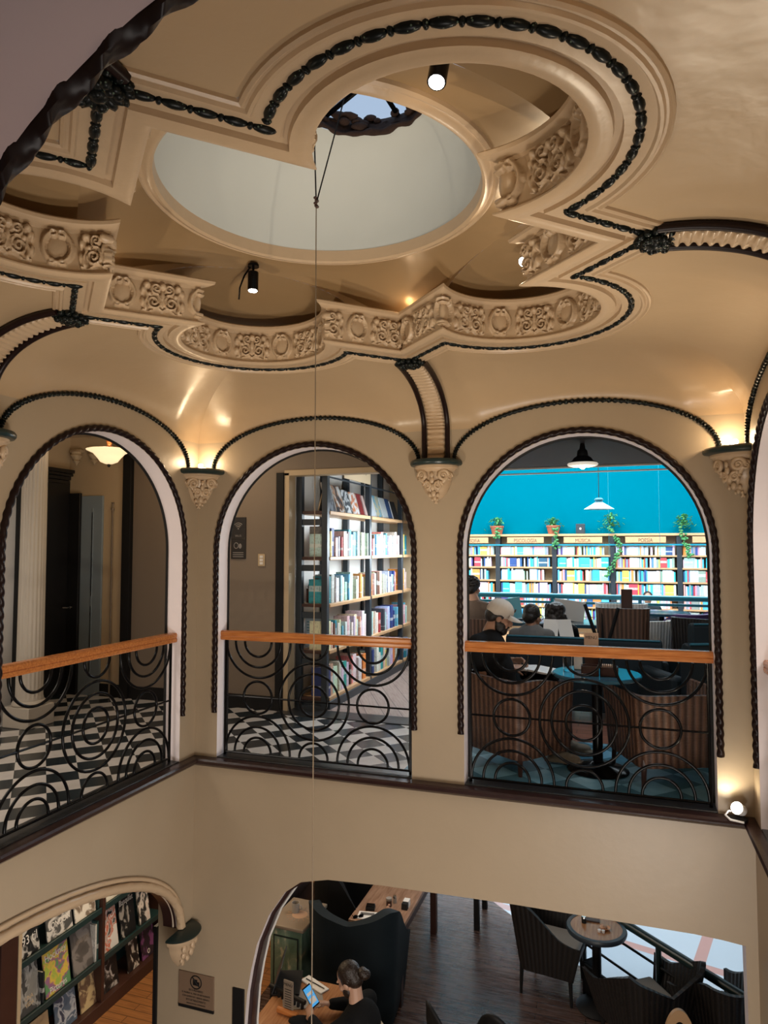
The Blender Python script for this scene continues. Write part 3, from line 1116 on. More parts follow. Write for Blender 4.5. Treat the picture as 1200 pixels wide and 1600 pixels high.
# ------------------------------------------------------------------ ribs from corbel to cornice and their leaf bosses
def rib(x, y, rz, label, blabel, dist, full=True):
    """local: wall plane at y=0, room towards -y"""
    t = thing('vault_rib', label, 'rib', (x, y, 0), rz, 'plaster ribs of the vault')
    q = dist - E0 * S2
    z0 = ZA + .03
    q -= .0
    def P(a, off=.0):
        # vertical up to ZS, then the cove's quarter ellipse (a runs 0..pi/2)
        k = .30
        if a < k: return -off, z0 + (ZS - z0) * a / k
        a = (a - k) / (pi / 2 - k) * pi / 2
        yy = -q * (1 - cos(a))
        zz = ZS + (ZC - ZS) * sin(a)
        ny, nz = -cos(a) / (ZC - ZS), -sin(a) / q      # towards the room
        l = hypot(ny, nz)
        return yy + ny / l * off, zz + nz / l * off
    nA = 240
    rows = []
    for i in range(nA + 1):
        a = pi / 2 * i / nA * .985
        ph = (i / nA * 27) % 1
        bulge = .022 + .012 * (1 - ph)
        row = []
        for j in range(13):
            u = -1 + 2 * j / 12
            h = bulge * sqrt(max(0, 1 - u * u * .75)) + .004 + (.006 * abs(u) * sin(ph * 2 * pi))
            yy, zz = P(a, h if abs(u) < .99 else 0)
            row.append((u * .066, yy, zz))
        rows.append(row)
    MB().loft(rows, False).build('scaled_body', 'plaster', t, smooth=50)
    for sgn in (-1, 1):
        pts = [P(pi / 2 * i / 40 * .99, .016) for i in range(41)]
        MB().tube([(sgn * .082, yy, zz) for yy, zz in pts], .017, 10).build('edge_roll', 'rope', t, smooth=60)
    b = thing('leaf_boss', blabel, 'boss', tuple(Vector((x, y, ZC)) + Matrix.Rotation(rz, 3, 'Z') @ Vector((0, -q + .008, -.008))), rz, 'black leaf bosses at the cornice corners')
    m = MB()
    random.seed(11)
    for k in range(26):
        a = 2 * pi * k / 13 + (k // 13) * .2
        r = .050 if k < 13 else .030
        R = Matrix.Rotation(a, 3, 'Z') @ Matrix.Rotation(.5, 3, 'Y')
        m.ell((r * cos(a) * 1.35, r * sin(a), -.008 - .014 * (k // 13)), (.030, .017, .016), 7, 5, R)
    for k in range(8): m.ell((random.uniform(-.06, .06), random.uniform(-.04, .05), -.03), .017, 7, 5)
    m.build('leaves', 'fleck', b, smooth=60)
    MB().ell((0, 0, -.022), (.03, .03, .026), 10, 7).build('core', 'fleck', b, smooth=60)


rib(X0, -.001, 0, 'plaster rib between the two back arches', 'black leaf boss above the rib of the back wall', -Y0)
rib(.001, Y0, pi / 2, 'plaster rib rising from the corbel of the left wall', 'black leaf boss above the rib of the left wall', X0)
rib(W - .001, Y0, -pi / 2, 'plaster rib curving down at the right edge, lit white', 'black leaf boss above the rib of the right wall', X0)
rib(X0, -D + .001, pi, 'dark plaster rib at upper left behind the near rope moulding', 'black leaf boss beside the near rope moulding at upper left', -Y0)


# ------------------------------------------------------------------ track spots, shelf light, ledge light
def spot(loc, tgt, label, lit='glowcool', L=.10, r=.028):
    t = thing('spotlight', label, 'spotlight', loc, 0, 'black spotlights in the ceiling recess')
    d = (Vector(tgt) - Vector(loc)).normalized()
    MB().cyl((0, 0, 0), d * L, r, r, 18).build('housing', 'black', t)
    MB().cyl(d * (L - .004), d * (L + .002), r * .82, r * .82, 18).build('lens', lit, t)
    m = MB().tube([(0, 0, .03), (0, 0, .0), d * .03], .007, 6)
    m.lathe([(0, .03), (.03, .03), (.03, .042), (0, .042)], n=14)
    m.build('bracket', 'black', t)
    return t


s1 = spot((1.255, -1.395, 3.022), (1.262, -1.42, 2.5), 'black spotlight hanging in the back left lobe of the ceiling recess')
MB().tube([(-.02, 0, .03), (-.07, .03, .005), (-.11, .05, -.05), (-.12, .06, -.11)], .005, 6).build('cable', 'black', s1)
spot((2.60, -2.69, 2.985), (2.585, -2.77, 2.74), 'spotlight with a white lens at the top of the right front lobe')
spot((2.70, -1.18, 3.005), (2.56, -1.35, 2.86), 'bright spotlight beside the right corner of the carved cornice')
t = thing('shelf_light', 'small glowing bulb behind the back corner of the cornice', 'light', (2.0, -.80, 2.918))
MB().lathe([(0, 0), (.026, 0), (.03, .01), (.02, .02), (0, .02)], n=14).build('base', 'white', t)
MB().ell((0, 0, .033), .020, 12, 8).build('bulb', 'glow', t, smooth=60)
t = thing('ledge_spotlight', 'small lit spotlight with white cable on the ledge in the right corner', 'spotlight', (3.69, -.075, .006))
MB().lathe([(0, 0), (.05, 0), (.05, .012), (.03, .02), (0, .02)], n=16).build('base', 'matblack', t)
MB().cyl((.02, .01, .05), (-.012, -.03, .075), .03, .036, 16).build('housing', 'white', t)
MB().cyl((-.013, -.031, .0755), (-.016, -.035, .0775), .030, .030, 16).build('lens', 'glowcool', t)
MB().tube([(.01, 0, .03), (-.02, -.0, .045), (-.055, -.02, .05), (-.075, -.045, .035), (-.05, -.05, .012), (.02, -.055, .006)], .006, 7).build('cable', 'white', t, smooth=60)

# ------------------------------------------------------------------ balustrades
def balustrade(f, u0, u1, label):
    t = thing('balustrade', label, 'balustrade', f(u0, 0, .066), 0, 'black iron balustrades with wooden handrails')
    base = Vector(t.location)
    F = lambda u, z, d=0: Vector(f(u, z, .066 + d)) - base
    m = MB()
    sec = [(-.030, .872), (-.034, .882), (-.034, .898), (-.028, .903), (-.033, .912), (-.033, .930), (-.024, .940), (.024, .940), (.033, .930), (.033, .912), (.028, .903), (.034, .898), (.034, .882), (.030, .872)]
    m.loft([[F(u, z, d) for d, z in sec] for u in (u0 + .002, u1 - .002)], cap=True)
    m.build('handrail', 'rail_wood', t, smooth=20)
    Wd = u1 - u0
    r = .0092
    for u in (u0 + .03, u1 - .03):
        MB().tube([F(u, .0), F(u, .872)], .010, 8).build('post', 'black', t)
    zb, zt, zm = .045, .865, .452
    MB().tube([F(u0 + .03, zm), F(u1 - .03, zm)], .007, 6).build('middle_bar', 'black', t)
    MB().tube([F(u0 + .03, zb - .01), F(u1 - .03, zb - .01)], .008, 6).build('bottom_bar', 'black', t)
    q0, q1, uc = u0 + .03 + .275, u1 - .03 - .275, (u0 + u1) / 2

    def arc(c, z, rad, a0, a1, name):
        n = 40
        full = abs(a1 - a0 - 2 * pi) < 1e-6
        P = [F(c + rad * cos(a0 + (a1 - a0) * i / n), z + rad * sin(a0 + (a1 - a0) * i / n)) for i in range(n if full else n + 1)]
        MB().tube(P, r, 8, closed=full).build(name, 'black', t, smooth=60)
    for q in (q0, q1):
        for rad in (.268, .19, .112):
            arc(q, zt, rad, pi, 2 * pi, 'half_ring')
            arc(q, zb, rad, 0, pi, 'half_ring')
        arc(q, zm, .118, 0, 2 * pi, 'ring')
    for rad in (.275, .20, .11): arc(uc, zm, rad, 0, 2 * pi, 'ring')
    arc(uc, zt, .112, pi, 2 * pi, 'half_ring')
    arc(uc, zb, .112, 0, pi, 'half_ring')
    return t


balustrade(fB, UB[0] - HWB, UB[0] + HWB, 'iron balustrade with wooden rail in the middle arch, before the bookcase')
balustrade(fB, UB[1] - HWB, UB[1] + HWB, 'iron balustrade with wooden rail in the right arch, before the cafe')
balustrade(fL, UL[0] - HWL, UL[0] + HWL, 'iron balustrade with wooden rail in the left wall, before the checkered hall')
balustrade(fR, UL[0] - HWL, UL[0] + HWL, 'balustrade at the right edge with only its rail end showing')
# ------------------------------------------------------------------ left hall and corridor
YW = 1.5                                    # corridor wall
m = MB()
m.b2((-1.80, YW, 0), (-.09, YW + .1, 2.78))
m.b2((-.09, YW, 2.30), (1.56, YW + .1, 2.78))
m.b2((1.50, YW, 0), (1.56, YW + .1, 2.3))
struct(m.build('wall_corridor', 'taupe', smooth=0), 'dark taupe corridor wall with doorway')
struct(MB().b2((-2.66, YW, 0), (-1.80, YW + .1, 2.78)).build('wall_hall.001', 'cream', smooth=0), 'cream back wall of the left hall')
struct(MB().b2((-2.72, -3.5, 0), (-2.655, YW + .1, 2.78)).build('wall_hall.002', 'cream', smooth=0), 'cream side wall of the left hall')
dr = sempty('door_1', 'doorway to the book room with black and cream frame')
MB().b2((-.10, YW - .03, 0), (-.02, YW + .12, 2.30)).build('dark_frame', 'matblack', dr, bev=.004)
MB().b2((-.02, YW - .015, 0), (.035, YW + .12, 2.30)).b2((-.02, YW - .015, 2.27), (1.50, YW + .12, 2.325)).build('cream_frame', 'cream', dr, bev=.004)
struct(MB().b2((-1.905, YW - .05, .0), (-1.80, YW + .02, 2.78)).build('trim_27', 'matblack', bev=.004), 'black post at the end of the corridor wall')
m = MB().b2((-1.8, YW - .018, 0), (-.1, YW, .13)).b2((-2.62, YW - .018, 0), (-1.9, YW, .13)).b2((-2.655, -.2, 0), (-2.637, YW, .13))
struct(m.build('baseboard_hall', 'matblack'), 'black skirting of the hall')
# blue-grey door, daylight put into its colour; black cornice door on the side wall
dr = sempty('door_2', 'pale blue-grey flush door in the hall, bluish daylight put into its colour')
MB().b2((-2.47, YW - .025, 0), (-2.18, YW, 2.13)).build('door_leaf', 'bluegrey', dr, bev=.004)
m = MB()
for z0, z1 in ((.25, .95), (1.05, 1.95)):
    m.b2((-2.31, YW - .034, z0), (-2.295, YW - .024, z1))
m.b2((-2.31, YW - .034, .2), (-2.30, YW - .024, 2.0))
m.build('moulding', 'bluegrey', dr)
dr = sempty('door_3', 'black door with a heavy cornice on the side wall of the hall')
xd = -2.655
y0, y1 = .98, 1.46
MB().b2((xd, y0, 0), (xd + .05, y1, 2.30)).build('door_leaf', 'blackdoor', dr, bev=.004)
m = MB()
for i, (dx, z0, z1) in enumerate(((.07, 2.26, 2.30), (.09, 2.30, 2.34), (.12, 2.34, 2.37), (.14, 2.37, 2.41))): m.b2((xd, y0 - dx * .3, z0), (xd + dx, y1 - .03 + .0 * i, z1))
m.build('cornice', 'blackdoor', dr, bev=.006)
MB().b2((xd + .05, 1.44, 0), (xd + .20, 1.475, 2.16)).build('open_leaf', 'blackdoor', dr, bev=.003)
m = MB().cyl((xd + .14, 1.435, .93), (xd + .14, 1.40, .93), .012, n=10).tube([(xd + .14, 1.40, .93), (xd + .14, 1.36, .93), (xd + .10, 1.34, .93)], .008, 8)
m.build('lever_handle', 'chrome', dr)
text(dr, '2', (xd + .053, 1.06, 1.50), (pi / 2, 0, pi / 2), .10, 'wood_rail', 'door_number')
MB().b2((xd + .05, 1.03, 1.42), (xd + .053, 1.12, 1.43)).build('number_line', 'wood_rail', dr)
t = thing('hanging_pipe', 'thin dark pipe running down the cream hall wall', 'pipe', (-2.05, YW - .02, 0))
MB().cyl((0, 0, .02), (0, 0, 1.98), .009).build('pipe', 'taupe', t)
MB().lathe([(0, 0), (.02, 0), (.02, .02), (.008, .03), (.008, .07), (.018, .08), (0, .085)], (0, 0, 1.97), 12).build('finial', 'taupe', t)
M['oldwhite'] = mat('aged_cream_paint', (.46, .41, .34), .5)
# fluted pilaster
t = thing('fluted_column', 'cream fluted column standing in the checkered hall', 'column', (-1.915, .30, 0))
rings = []
for z, k in ((.20, 1), (.24, 1), (.26, .93), (2.55, .86)):
    rings.append([((.118 + .010 * (0 if z < .25 else abs(sin(j / 80 * pi * 20)) - .7)) * k * cos(2 * pi * j / 80) * 1.0, (.118 + .010 * (0 if z < .25 else abs(sin(j / 80 * pi * 20)) - .7)) * k * sin(2 * pi * j / 80), z) for j in range(80)])
MB().loft(rings, cap=True).build('shaft', 'oldwhite', t, smooth=50)
MB().box((0, 0, .09), (.29, .29, .18)).lathe([(0, .18), (.138, .18), (.145, .195), (.135, .215), (.125, .225), (0, .225)]).build('base', 'oldwhite', t, bev=.006)
MB().lathe([(.115, 2.52), (.15, 2.56), (.17, 2.62), (.16, 2.66), (0, 2.66)]).box((0, 0, 2.71), (.36, .36, .12)).build('capital', 'white', t, bev=.006)
struct(MB().b2((-2.125, .30, 0), (-2.055, .36, 2.7)).build('trim_28', 'matblack'), 'black strip beside the fluted column')
struct(MB().b2((-2.655, -1.2, 0), (-2.125, .34, 2.78)).build('wall_hall.003', 'white', smooth=0), 'pale grey wall at the left edge')
# small hanging brackets under the hall ceiling
for i, (x, lb) in enumerate(((-2.52, 'plaster wall bracket nearest the black door cornice'), (-2.28, 'middle one of the plaster wall brackets in the hall'), (-2.02, 'plaster wall bracket nearest the glass lamp'))):
    t = thing('wall_bracket', lb, 'bracket', (x, YW - .05, 2.56), 0, 'plaster brackets on the hall wall')
    MB().lathe([(0, -.10), (.012, -.085), (.02, -.07), (.045, -.05), (.03, -.035), (.05, -.015), (.065, .01), (.05, .03), (.06, .05), (0, .05)], n=14).build('body', 'cream', t, smooth=60)
    MB().box((0, .01, .06), (.14, .07, .03)).build('cap', 'cream', t, bev=.004)
# bowl lamp
t = thing('pendant_lamp', 'frosted glass bowl pendant lamp with copper stem in the hall', 'lamp', (-1.36, .60, 2.335))
M['frost'] = mat('frosted_glass_lit', (1, .78, .46), .4, emit=.9)
MB().lathe([(.0, .0), (.035, .003), (.075, .02), (.105, .06), (.14, .10), (.195, .125), (.20, .132), (.19, .135), (.13, .11), (.09, .07), (.0, .03)], n=40).build('glass_bowl', 'frost', t, smooth=60)
M['copper'] = mat('copper', (.55, .22, .10), .3, metal=.8)
MB().lathe([(0, .10), (.03, .12), (.03, .16), (.018, .18), (.026, .20), (.034, .24), (.02, .27), (.012, .30), (.012, .44), (0, .44)], n=20).build('stem', 'copper', t, smooth=50)
MB().lathe([(0, -.03), (.01, -.024), (.016, -.01), (.012, 0), (0, .002)], n=14).build('finial', 'matblack', t, smooth=60)
MB().ell((.02, -.05, .07), .028, 12, 8).build('bulb', 'glow', t, smooth=60)
lamp('pendant_lamp_light', 'POINT', (-1.36, .60, 2.62), 5, WARM, .08)
# signs on the corridor wall
M['sign'] = mat('black_sign', (.012, .010, .010), .3)
M['signgrey'] = mat('grey_sign_print', (.22, .20, .19), .5)
t = thing('wifi_sign', 'black sign with a grey wireless symbol on the taupe wall', 'sign', (-.525, YW - .006, 1.765))
MB().box((0, 0, 0), (.165, .012, .215)).build('panel', 'sign', t, bev=.002)
m = MB()
for r in (.025, .042, .06): m.tube([(r * cos(a), -.008, -.01 + r * sin(a)) for a in np.linspace(pi / 4, 3 * pi / 4, 14)], .0045, 6)
m.ell((0, -.008, -.008), (.008, .003, .008))
m.build('wifi_symbol', 'signgrey', t)
text(t, 'Wi-Fi', (0, -.0065, -.08), (pi / 2, 0, 0), .032, 'signgrey')
t = thing('information_sign', 'black sign with round symbols under the wireless sign', 'sign', (-.525, YW - .006, 1.555))
MB().box((0, 0, 0), (.165, .012, .195)).box((0, 0, .102), (.165, .014, .01)).build('panel', 'sign', t, bev=.002)
m = MB().tube([(-.022 + .024 * cos(a), -.008, .035 + .028 * sin(a)) for a in np.linspace(0, 2 * pi, 24)], .004, 6)
m.ell((.022, -.007, .03), (.018, .003, .026))
m.build('symbols', 'signgrey', t)
m = MB()
for z in (-.035, -.055, -.075): m.box((0, -.0065, z), (.12, .002, .008))
m.build('print_lines', 'signgrey', t)
t = thing('light_switch', 'white three-gang light switch on the taupe wall', 'switch', (-.265, YW - .006, 1.448))
MB().box((0, 0, 0), (.075, .012, .12)).build('plate', 'cream', t, bev=.003)
for k in range(3): MB().box((0, -.007, -.032 + .032 * k), (.035, .006, .024)).build('rocker', 'white', t, bev=.002)

# ------------------------------------------------------------------ book room: black open bookcase
struct(MB().b2((.0, 1.62, 0), (.035, 4.6, 2.78)).build('wall_book_room', 'white', smooth=0), 'white wall behind the bookcase')
BX0, BX1 = .05, .38
POST = [1.645, 2.865, 4.09]
BZ = [.12, .57, 1.02, 1.48, 1.93]
bc = thing('bookcase', 'tall black steel bookcase with pale wood shelves in the book room', 'bookcase', (BX1, 1.645, 0))
bl = Vector(bc.location)


def bpart(m, name, mm, **k):
    m.v = [tuple(Vector(p) - bl) for p in m.v]
    return m.build(name, mm, bc, **k)


for y in POST:
    for x in (BX0 + .03, BX1 - .028):
        bpart(MB().b2((x - .03, y - .03, 0), (x + .03, y + .03, 2.76)), 'upright', 'steel', bev=.004)
for z in BZ:
    for y0, y1 in zip(POST, POST[1:] + [4.55]):
        bpart(MB().b2((BX0 + .03, y0 + .03, z - .035), (BX1 + .01, y1 - .03, z)), 'shelf', 'shelfwood', bev=.004)
for z in BZ:
    bpart(MB().b2((BX0 + .06, POST[0] - .02, z - .03), (BX1 - .06, POST[0] + .02, z + .0)), 'end_rail', 'brownwood', bev=.003)
    bpart(MB().b2((BX0 + .06, POST[0] - .02, z - .14), (BX1 - .06, POST[0] + .02, z - .08)), 'end_rail', 'steel', bev=.003)
bpart(MB().b2((BX0, 1.66, 0), (BX1 + .02, 4.5, .085)), 'plinth', 'steel', bev=.004)
bpart(MB().b2((BX1 - .02, 1.68, 2.26), (BX1 - .005, 4.5, 2.275)), 'top_rail', 'steel')
for y in (2.25, 3.48):
    bpart(MB().b2((.04, y - .03, .1), (.06, y + .03, 2.7)), 'back_upright', 'steel')
# section sign on top
t = thing('section_sign', 'pale section sign board above the top shelf of the black bookcase', 'sign', (BX1 + .0, 2.45, 2.40))
MB().box((0, 0, 0), (.012, .8, .22)).build('board', 'cream', t, bev=.003)
text(t, 'FICCIÓN', (.0065, 0, .02), (pi / 2, 0, pi / 2), .13, 'brownwood')

PAL = [('white', (.80, .78, .74)), ('cream', (.75, .66, .50)), ('pale blue', (.48, .64, .74)), ('light grey', (.55, .55, .56)), ('pale pink', (.78, .52, .50)), ('orange', (.80, .30, .06)),
       ('navy', (.03, .05, .20)), ('sky blue', (.16, .46, .70)), ('mint', (.48, .70, .60)), ('dark grey', (.07, .07, .08)), ('red', (.50, .05, .05)), ('lilac', (.52, .45, .66)), ('teal', (.03, .30, .34)), ('yellow', (.82, .60, .10)), ('salmon', (.75, .33, .24)), ('brown', (.16, .08, .05))]
WT = [16, 8, 10, 8, 5, 4, 4, 7, 4, 4, 3, 3, 4, 2, 3, 2]
ORD = ['first', 'second', 'third', 'fourth', 'fifth', 'sixth', 'seventh', 'eighth', 'ninth', 'tenth', 'eleventh', 'twelfth', 'thirteenth', 'fourteenth', 'fifteenth', 'sixteenth', 'seventeenth', 'eighteenth', 'nineteenth', 'twentieth', 'twenty-first', 'twenty-second', 'twenty-third', 'twenty-fourth', 'twenty-fifth', 'twenty-sixth', 'twenty-seventh', 'twenty-eighth', 'twenty-ninth', 'thirtieth', 'thirty-first', 'thirty-second']


def book_mesh():
    """unit closed book: spine at +x, thickness along y, height along z"""
    m = MB()
    m.box((-.5, 0, .5), (.98, .84, .96))
    m.mi = [1] * len(m.mi)
    m.cur = 0
    n = len(m.f)
    m.box((-.5, -.46, .5), (1, .08, 1)).box((-.5, .46, .5), (1, .08, 1))
    sec = [(-.01, -.5), (.015, -.35), (.022, 0), (.015, .35), (-.01, .5), (-.05, .5), (-.05, -.5)]
    m.loft([[(x, y, z) for x, y in sec] for z in (0, 1)], cap=True)
    return m.build('book', ['book', 'paper'], smooth=0)


proto = book_mesh()
PM = proto.data
bpy.data.objects.remove(proto)


def book(x, y, z, d, w, h, col, label, group, rot=(0, 0, 0), name='book', cat='book'):
    o = bpy.data.objects.new(name, PM)
    o.location = (x, y, z)
    o.scale = (d, w, h)
    o.rotation_euler = rot
    o.color = (*col, 1)
    COL.objects.link(o)
    return tag(o, label, cat, group)


random.seed(21)
ROWN = {0: 'lowest shelf', 1: 'second shelf up', 2: 'middle shelf', 3: 'fourth shelf up', 4: 'top shelf'}
BAYN = ['front bay', 'middle bay', 'rear bay']
shelfbooks = 0
for r in (3, 2, 1, 0):
    for b in range(3):
        y = POST[b] + .035
        end = (POST[b + 1] if b < 2 else 4.46) - .035
        k = 0
        lim = 19 if b < 2 else 6
        while y < end - .05 and k < lim:
            w = random.choice((.028, .035, .04, .045, .05, .06, .075, .085)) * (1.0 if b < 2 else 1.25)
            if r == 0: w *= 1.25
            h = random.uniform(.19, .27) if r else random.uniform(.2, .3)
            if w > .07: h = random.uniform(.24, .30)
            if y + w > end: break
            if random.random() < .06 and k:
                y += .05
            nm, c = random.choices(PAL, WT)[0]
            c = tuple(min(1, max(0, v * random.uniform(.8, 1.15))) for v in c)
            k += 1
            d = random.uniform(.15, .2)
            book(BX1 - .012 - random.uniform(0, .03), y + w / 2, BZ[r] + .001, d, w * .96, h, c, '%s book, %s along, %s, %s of the black bookcase' % (nm, ORD[k - 1], BAYN[b], ROWN[r]), 'books on the black bookcase')
            y += w + .0005
            shelfbooks += 1
# face-out books leaning on the top shelf
FO = [('dark grey magazine-size book', [(.02, .02, .025), (.10, .11, .13), (.35, .38, .42)], 1.71, .20, .30), ('black book with an orange picture', [(.015, .015, .02), (.05, .05, .06), (.45, .20, .08), (.6, .6, .6)], 1.93, .21, .29), ('grey and white book', [(.45, .50, .55), (.05, .06, .07), (.70, .72, .74)], 2.16, .20, .26),
      ('blue book with an orange figure', [(.18, .38, .58), (.65, .22, .08), (.75, .75, .75)], 2.38, .20, .25), ('dark red book', [(.10, .015, .02), (.25, .03, .03)], 2.60, .17, .25), ('pale pink book', [(.6, .35, .35), (.7, .5, .45)], 2.72, .12, .24),
      ('pale blue book', [(.40, .55, .65), (.7, .75, .8)], 2.93, .2, .26), ('sky blue book with cream band', [(.15, .40, .58), (.7, .62, .4), (.2, .5, .7)], 3.16, .21, .27), ('light blue and white book', [(.3, .52, .68), (.75, .8, .82)], 3.39, .20, .26), ('navy book', [(.02, .05, .18), (.05, .12, .3)], 3.60, .16, .26), ('black book', [(.01, .01, .012), (.03, .03, .035)], 3.80, .2, .24)]
for i, (lb, cs, y, w, h) in enumerate(FO):
    cm = m_cover('cover_%s' % lb.replace(' ', '_'), [tuple(v * .55 for v in q) for q in cs], 2.6, .16, i)
    t = thing('book', "%s, face out on the black bookcase's top shelf" % lb, 'book', (BX1 - .03, y + w / 2, BZ[4] + .002), 0, 'face-out books on the top shelf')
    R = Matrix.Rotation(-.28, 3, 'Y')
    m = MB().box(R @ Vector((0, 0, h / 2)), (.022, w * .95, h), R=R)
    m.build('cover', cm, t, bev=.002)
    MB().box(R @ Vector((-.002, 0, h / 2)), (.016, w * .96, h * .985), R=R).build('pages', 'paper', t)
# things seen at the open end of the bookcase
t = thing('paper_bag', 'grey checked paper bag on the fourth shelf at the open bookcase end', 'bag', (.24, POST[0] + .10, BZ[3] + .001))
M['plaid'] = m_cover('grey_checked_paper', [(.10, .09, .08), (.16, .15, .14), (.22, .21, .19)], 7, .1, 3)
MB().loft([[(-.09, -.035, z), (.09, -.035, z), (.09, .035, z), (-.09, .035, z)] for z in (0, .3)], cap=True).build('bag', 'plaid', t, bev=.004)
t = thing('leaning_picture', 'dark framed picture leaning at the bookcase end on the top shelf', 'frame', (.27, POST[0] + .07, BZ[4] + .002))
R = Matrix.Rotation(.25, 3, 'Y')
MB().box(R @ Vector((0, 0, .15)), (.012, .06, .30), R=R).build('board', 'matblack', t)
MB().box(R @ Vector((-.02, 0, .14)), (.01, .05, .27), R=R).build('backing', 'cream', t)
t = thing('basket', 'brown arched basket on the middle shelf at the bookcase end', 'basket', (.22, POST[0] + .10, BZ[2] + .145))
MB().tube([(.09 * cos(a), 0, .09 * sin(a)) for a in np.linspace(0, pi, 20)], .012, 8).build('hoop', 'brownwood', t)
MB().tube([(.065 * cos(a), 0, .065 * sin(a)) for a in np.linspace(0, pi, 20)], .008, 8).build('inner_hoop', 'cream', t)
MB().box((0, 0, -.07), (.20, .08, .14)).build('box', 'brownwood', t, bev=.004)
t = thing('printed_board', 'blue-grey printed board at the bookcase end above the lowest shelves', 'board', (.22, POST[0] + .045, BZ[1] + .001))
MB().box((0, 0, .18), (.2, .012, .3)).build('panel', 'bluegrey', t, bev=.002)
m = MB()
for k in range(7): m.box((0, -.007, .1 + .028 * k), (.16, .002, .008))
m.build('print_lines', 'teal', t)
# track light in the book room
t = thing('track_light', 'black track spotlight hanging before the top shelf of the black bookcase', 'spotlight', (1.00, 2.9, 2.36))
MB().cyl((-.05, 0, .0), (.05, -.03, .04), .045, n=16).build('housing', 'matblack', t)
MB().cyl((.0, 0, .02), (.02, 0, .42), .008).build('stem', 'matblack', t)
MB().cyl((-.035, -.04, -.11), (.03, -.02, -.06), .04, n=16).build('second_housing', 'matblack', t)
MB().tube([(0, 0, 0), (.01, -.02, -.04), (0, -.03, -.08)], .012, 8).build('joint', 'matblack', t)

# ------------------------------------------------------------------ far bookshelf under the cyan wall
FY = 9.42
fs = thing('wall_bookshelf', 'long low bookshelf of five bays against the cyan wall', 'bookshelf', (2.4, FY, -.9))
fl = Vector(fs.location)
FP = [-.34, .746, 1.86, 2.953, 4.137, 5.30]
FZ = [1.433, 1.196, .933, .683, .43, .16, -.12]


def fpart(m, name, mm, **k):
    m.v = [tuple(Vector(p) - fl) for p in m.v]
    return m.build(name, mm, fs, **k)


for x in FP: fpart(MB().b2((x - .045, FY, -.9), (x + .045, FY + .26, 1.80)), 'upright', 'steel', bev=.004)
for z in FZ:
    for x0, x1 in zip(FP, FP[1:]): fpart(MB().b2((x0 + .045, FY, z - .03), (x1 - .045, FY + .25, z)), 'shelf', 'shelfwood')
fpart(MB().b2((FP[0], FY - .02, 1.80), (FP[-1], FY + .27, 1.845)), 'top_board', 'shelfwood', bev=.004)
fpart(MB().b2((FP[0], FY - .02, 1.615), (FP[-1], FY, 1.645)), 'front_rail', 'tealbar')
fpart(MB().b2((FP[0], FY + .25, -.9), (FP[-1], FY + .275, 1.80)), 'back_panel', 'cream')
fpart(MB().b2((FP[0], FY, -.9), (FP[-1], FY + .25, -.16)), 'base_cabinet', 'shelfwood')
for i, tx in enumerate(('FILOSOFÍA', 'PSICOLOGÍA', 'MÚSICA', 'POESÍA', 'ARTE')):
    c = (FP[i] + FP[i + 1]) / 2
    lb = 'pale wooden section sign reading %s above the far bookshelf' % tx if i < 4 else 'pale blank-looking section sign at the right end of the far bookshelf'
    t = thing('section_sign', lb, 'sign', (c, FY - .03, 1.725), 0, 'section signs of the far bookshelf')
    MB().box((0, 0, 0), (.72, .012, .115)).build('board', 'shelfwood', t, bev=.002)
    if i < 4: text(t, tx, (0, -.0066, -.015), (pi / 2, 0, 0), .10, 'brownwood', sx=.8)
random.seed(5)
rest = MB()
cols_ = []
far_n = 0
BAYS = ['FILOSOFÍA', 'PSICOLOGÍA', 'MÚSICA', 'POESÍA', 'rightmost']
FPAL = [('white', (.80, .82, .84)), ('pale blue', (.55, .70, .80)), ('sky blue', (.10, .45, .70)), ('cyan', (.05, .55, .70)), ('red', (.60, .08, .10)), ('orange', (.80, .30, .08)), ('dark blue', (.03, .10, .25)), ('grey', (.30, .34, .38)), ('pink', (.78, .40, .42)), ('yellow', (.85, .66, .12)), ('mint', (.50, .75, .65)), ('purple', (.10, .05, .25))]
FW = [14, 10, 7, 5, 4, 3, 4, 6, 4, 2, 3, 1]
fn = ['top row', 'second row down', 'third row down', 'fourth row down', 'fifth row down', 'sixth row down']
for b in range(5):
    for r in range(6):
        x = FP[b] + .06
        end = FP[b + 1] - .06
        k = fo = 0
        gap = (FZ[r - 1] if r else 1.66) - .03 - FZ[r]
        while x < end - .02:
            face = random.random() < .14
            w = random.uniform(.11, .17) if face else random.choice((.018, .022, .026, .03, .036, .042))
            if x + w > end: break
            h = gap * random.uniform(.74, .95) if not face else gap * random.uniform(.8, .93)
            nm, c = random.choices(FPAL, FW)[0]
            c = tuple(min(1, v * random.uniform(.75, 1.15)) for v in c)
            k += 1
            vis = x > .1 and x < 4.75 and r < 4
            if face and vis and far_n < 70:
                fo += 1
                far_n += 1
                book(x + w / 2, FY + .03, FZ[r] + .001, w / 1.0, .025, h, c, '%s face-out book, %s in %s, %s bay of the far bookshelf' % (nm, ORD[fo - 1], fn[r], BAYS[b]), 'face-out books on the far bookshelf').location.x += w / 2
            else:
                n0 = len(rest.v)
                rest.b2((x, FY + .01 + random.uniform(0, .03), FZ[r] + .001), (x + w * .95, FY + .2, FZ[r] + h))
                cols_ += [c] * (len(rest.v) - n0)
            x += w + (.0 if random.random() > .05 else .04)
o = rest.build('shelved_books', 'tint', smooth=0)
at = o.data.color_attributes.new('tint', 'FLOAT_COLOR', 'POINT')
for i, c in enumerate(cols_): at.data[i].color = (*c, 1)
tag(o, 'hundreds of upright books packed on the far bookshelf under the cyan wall', 'books', kind='stuff')
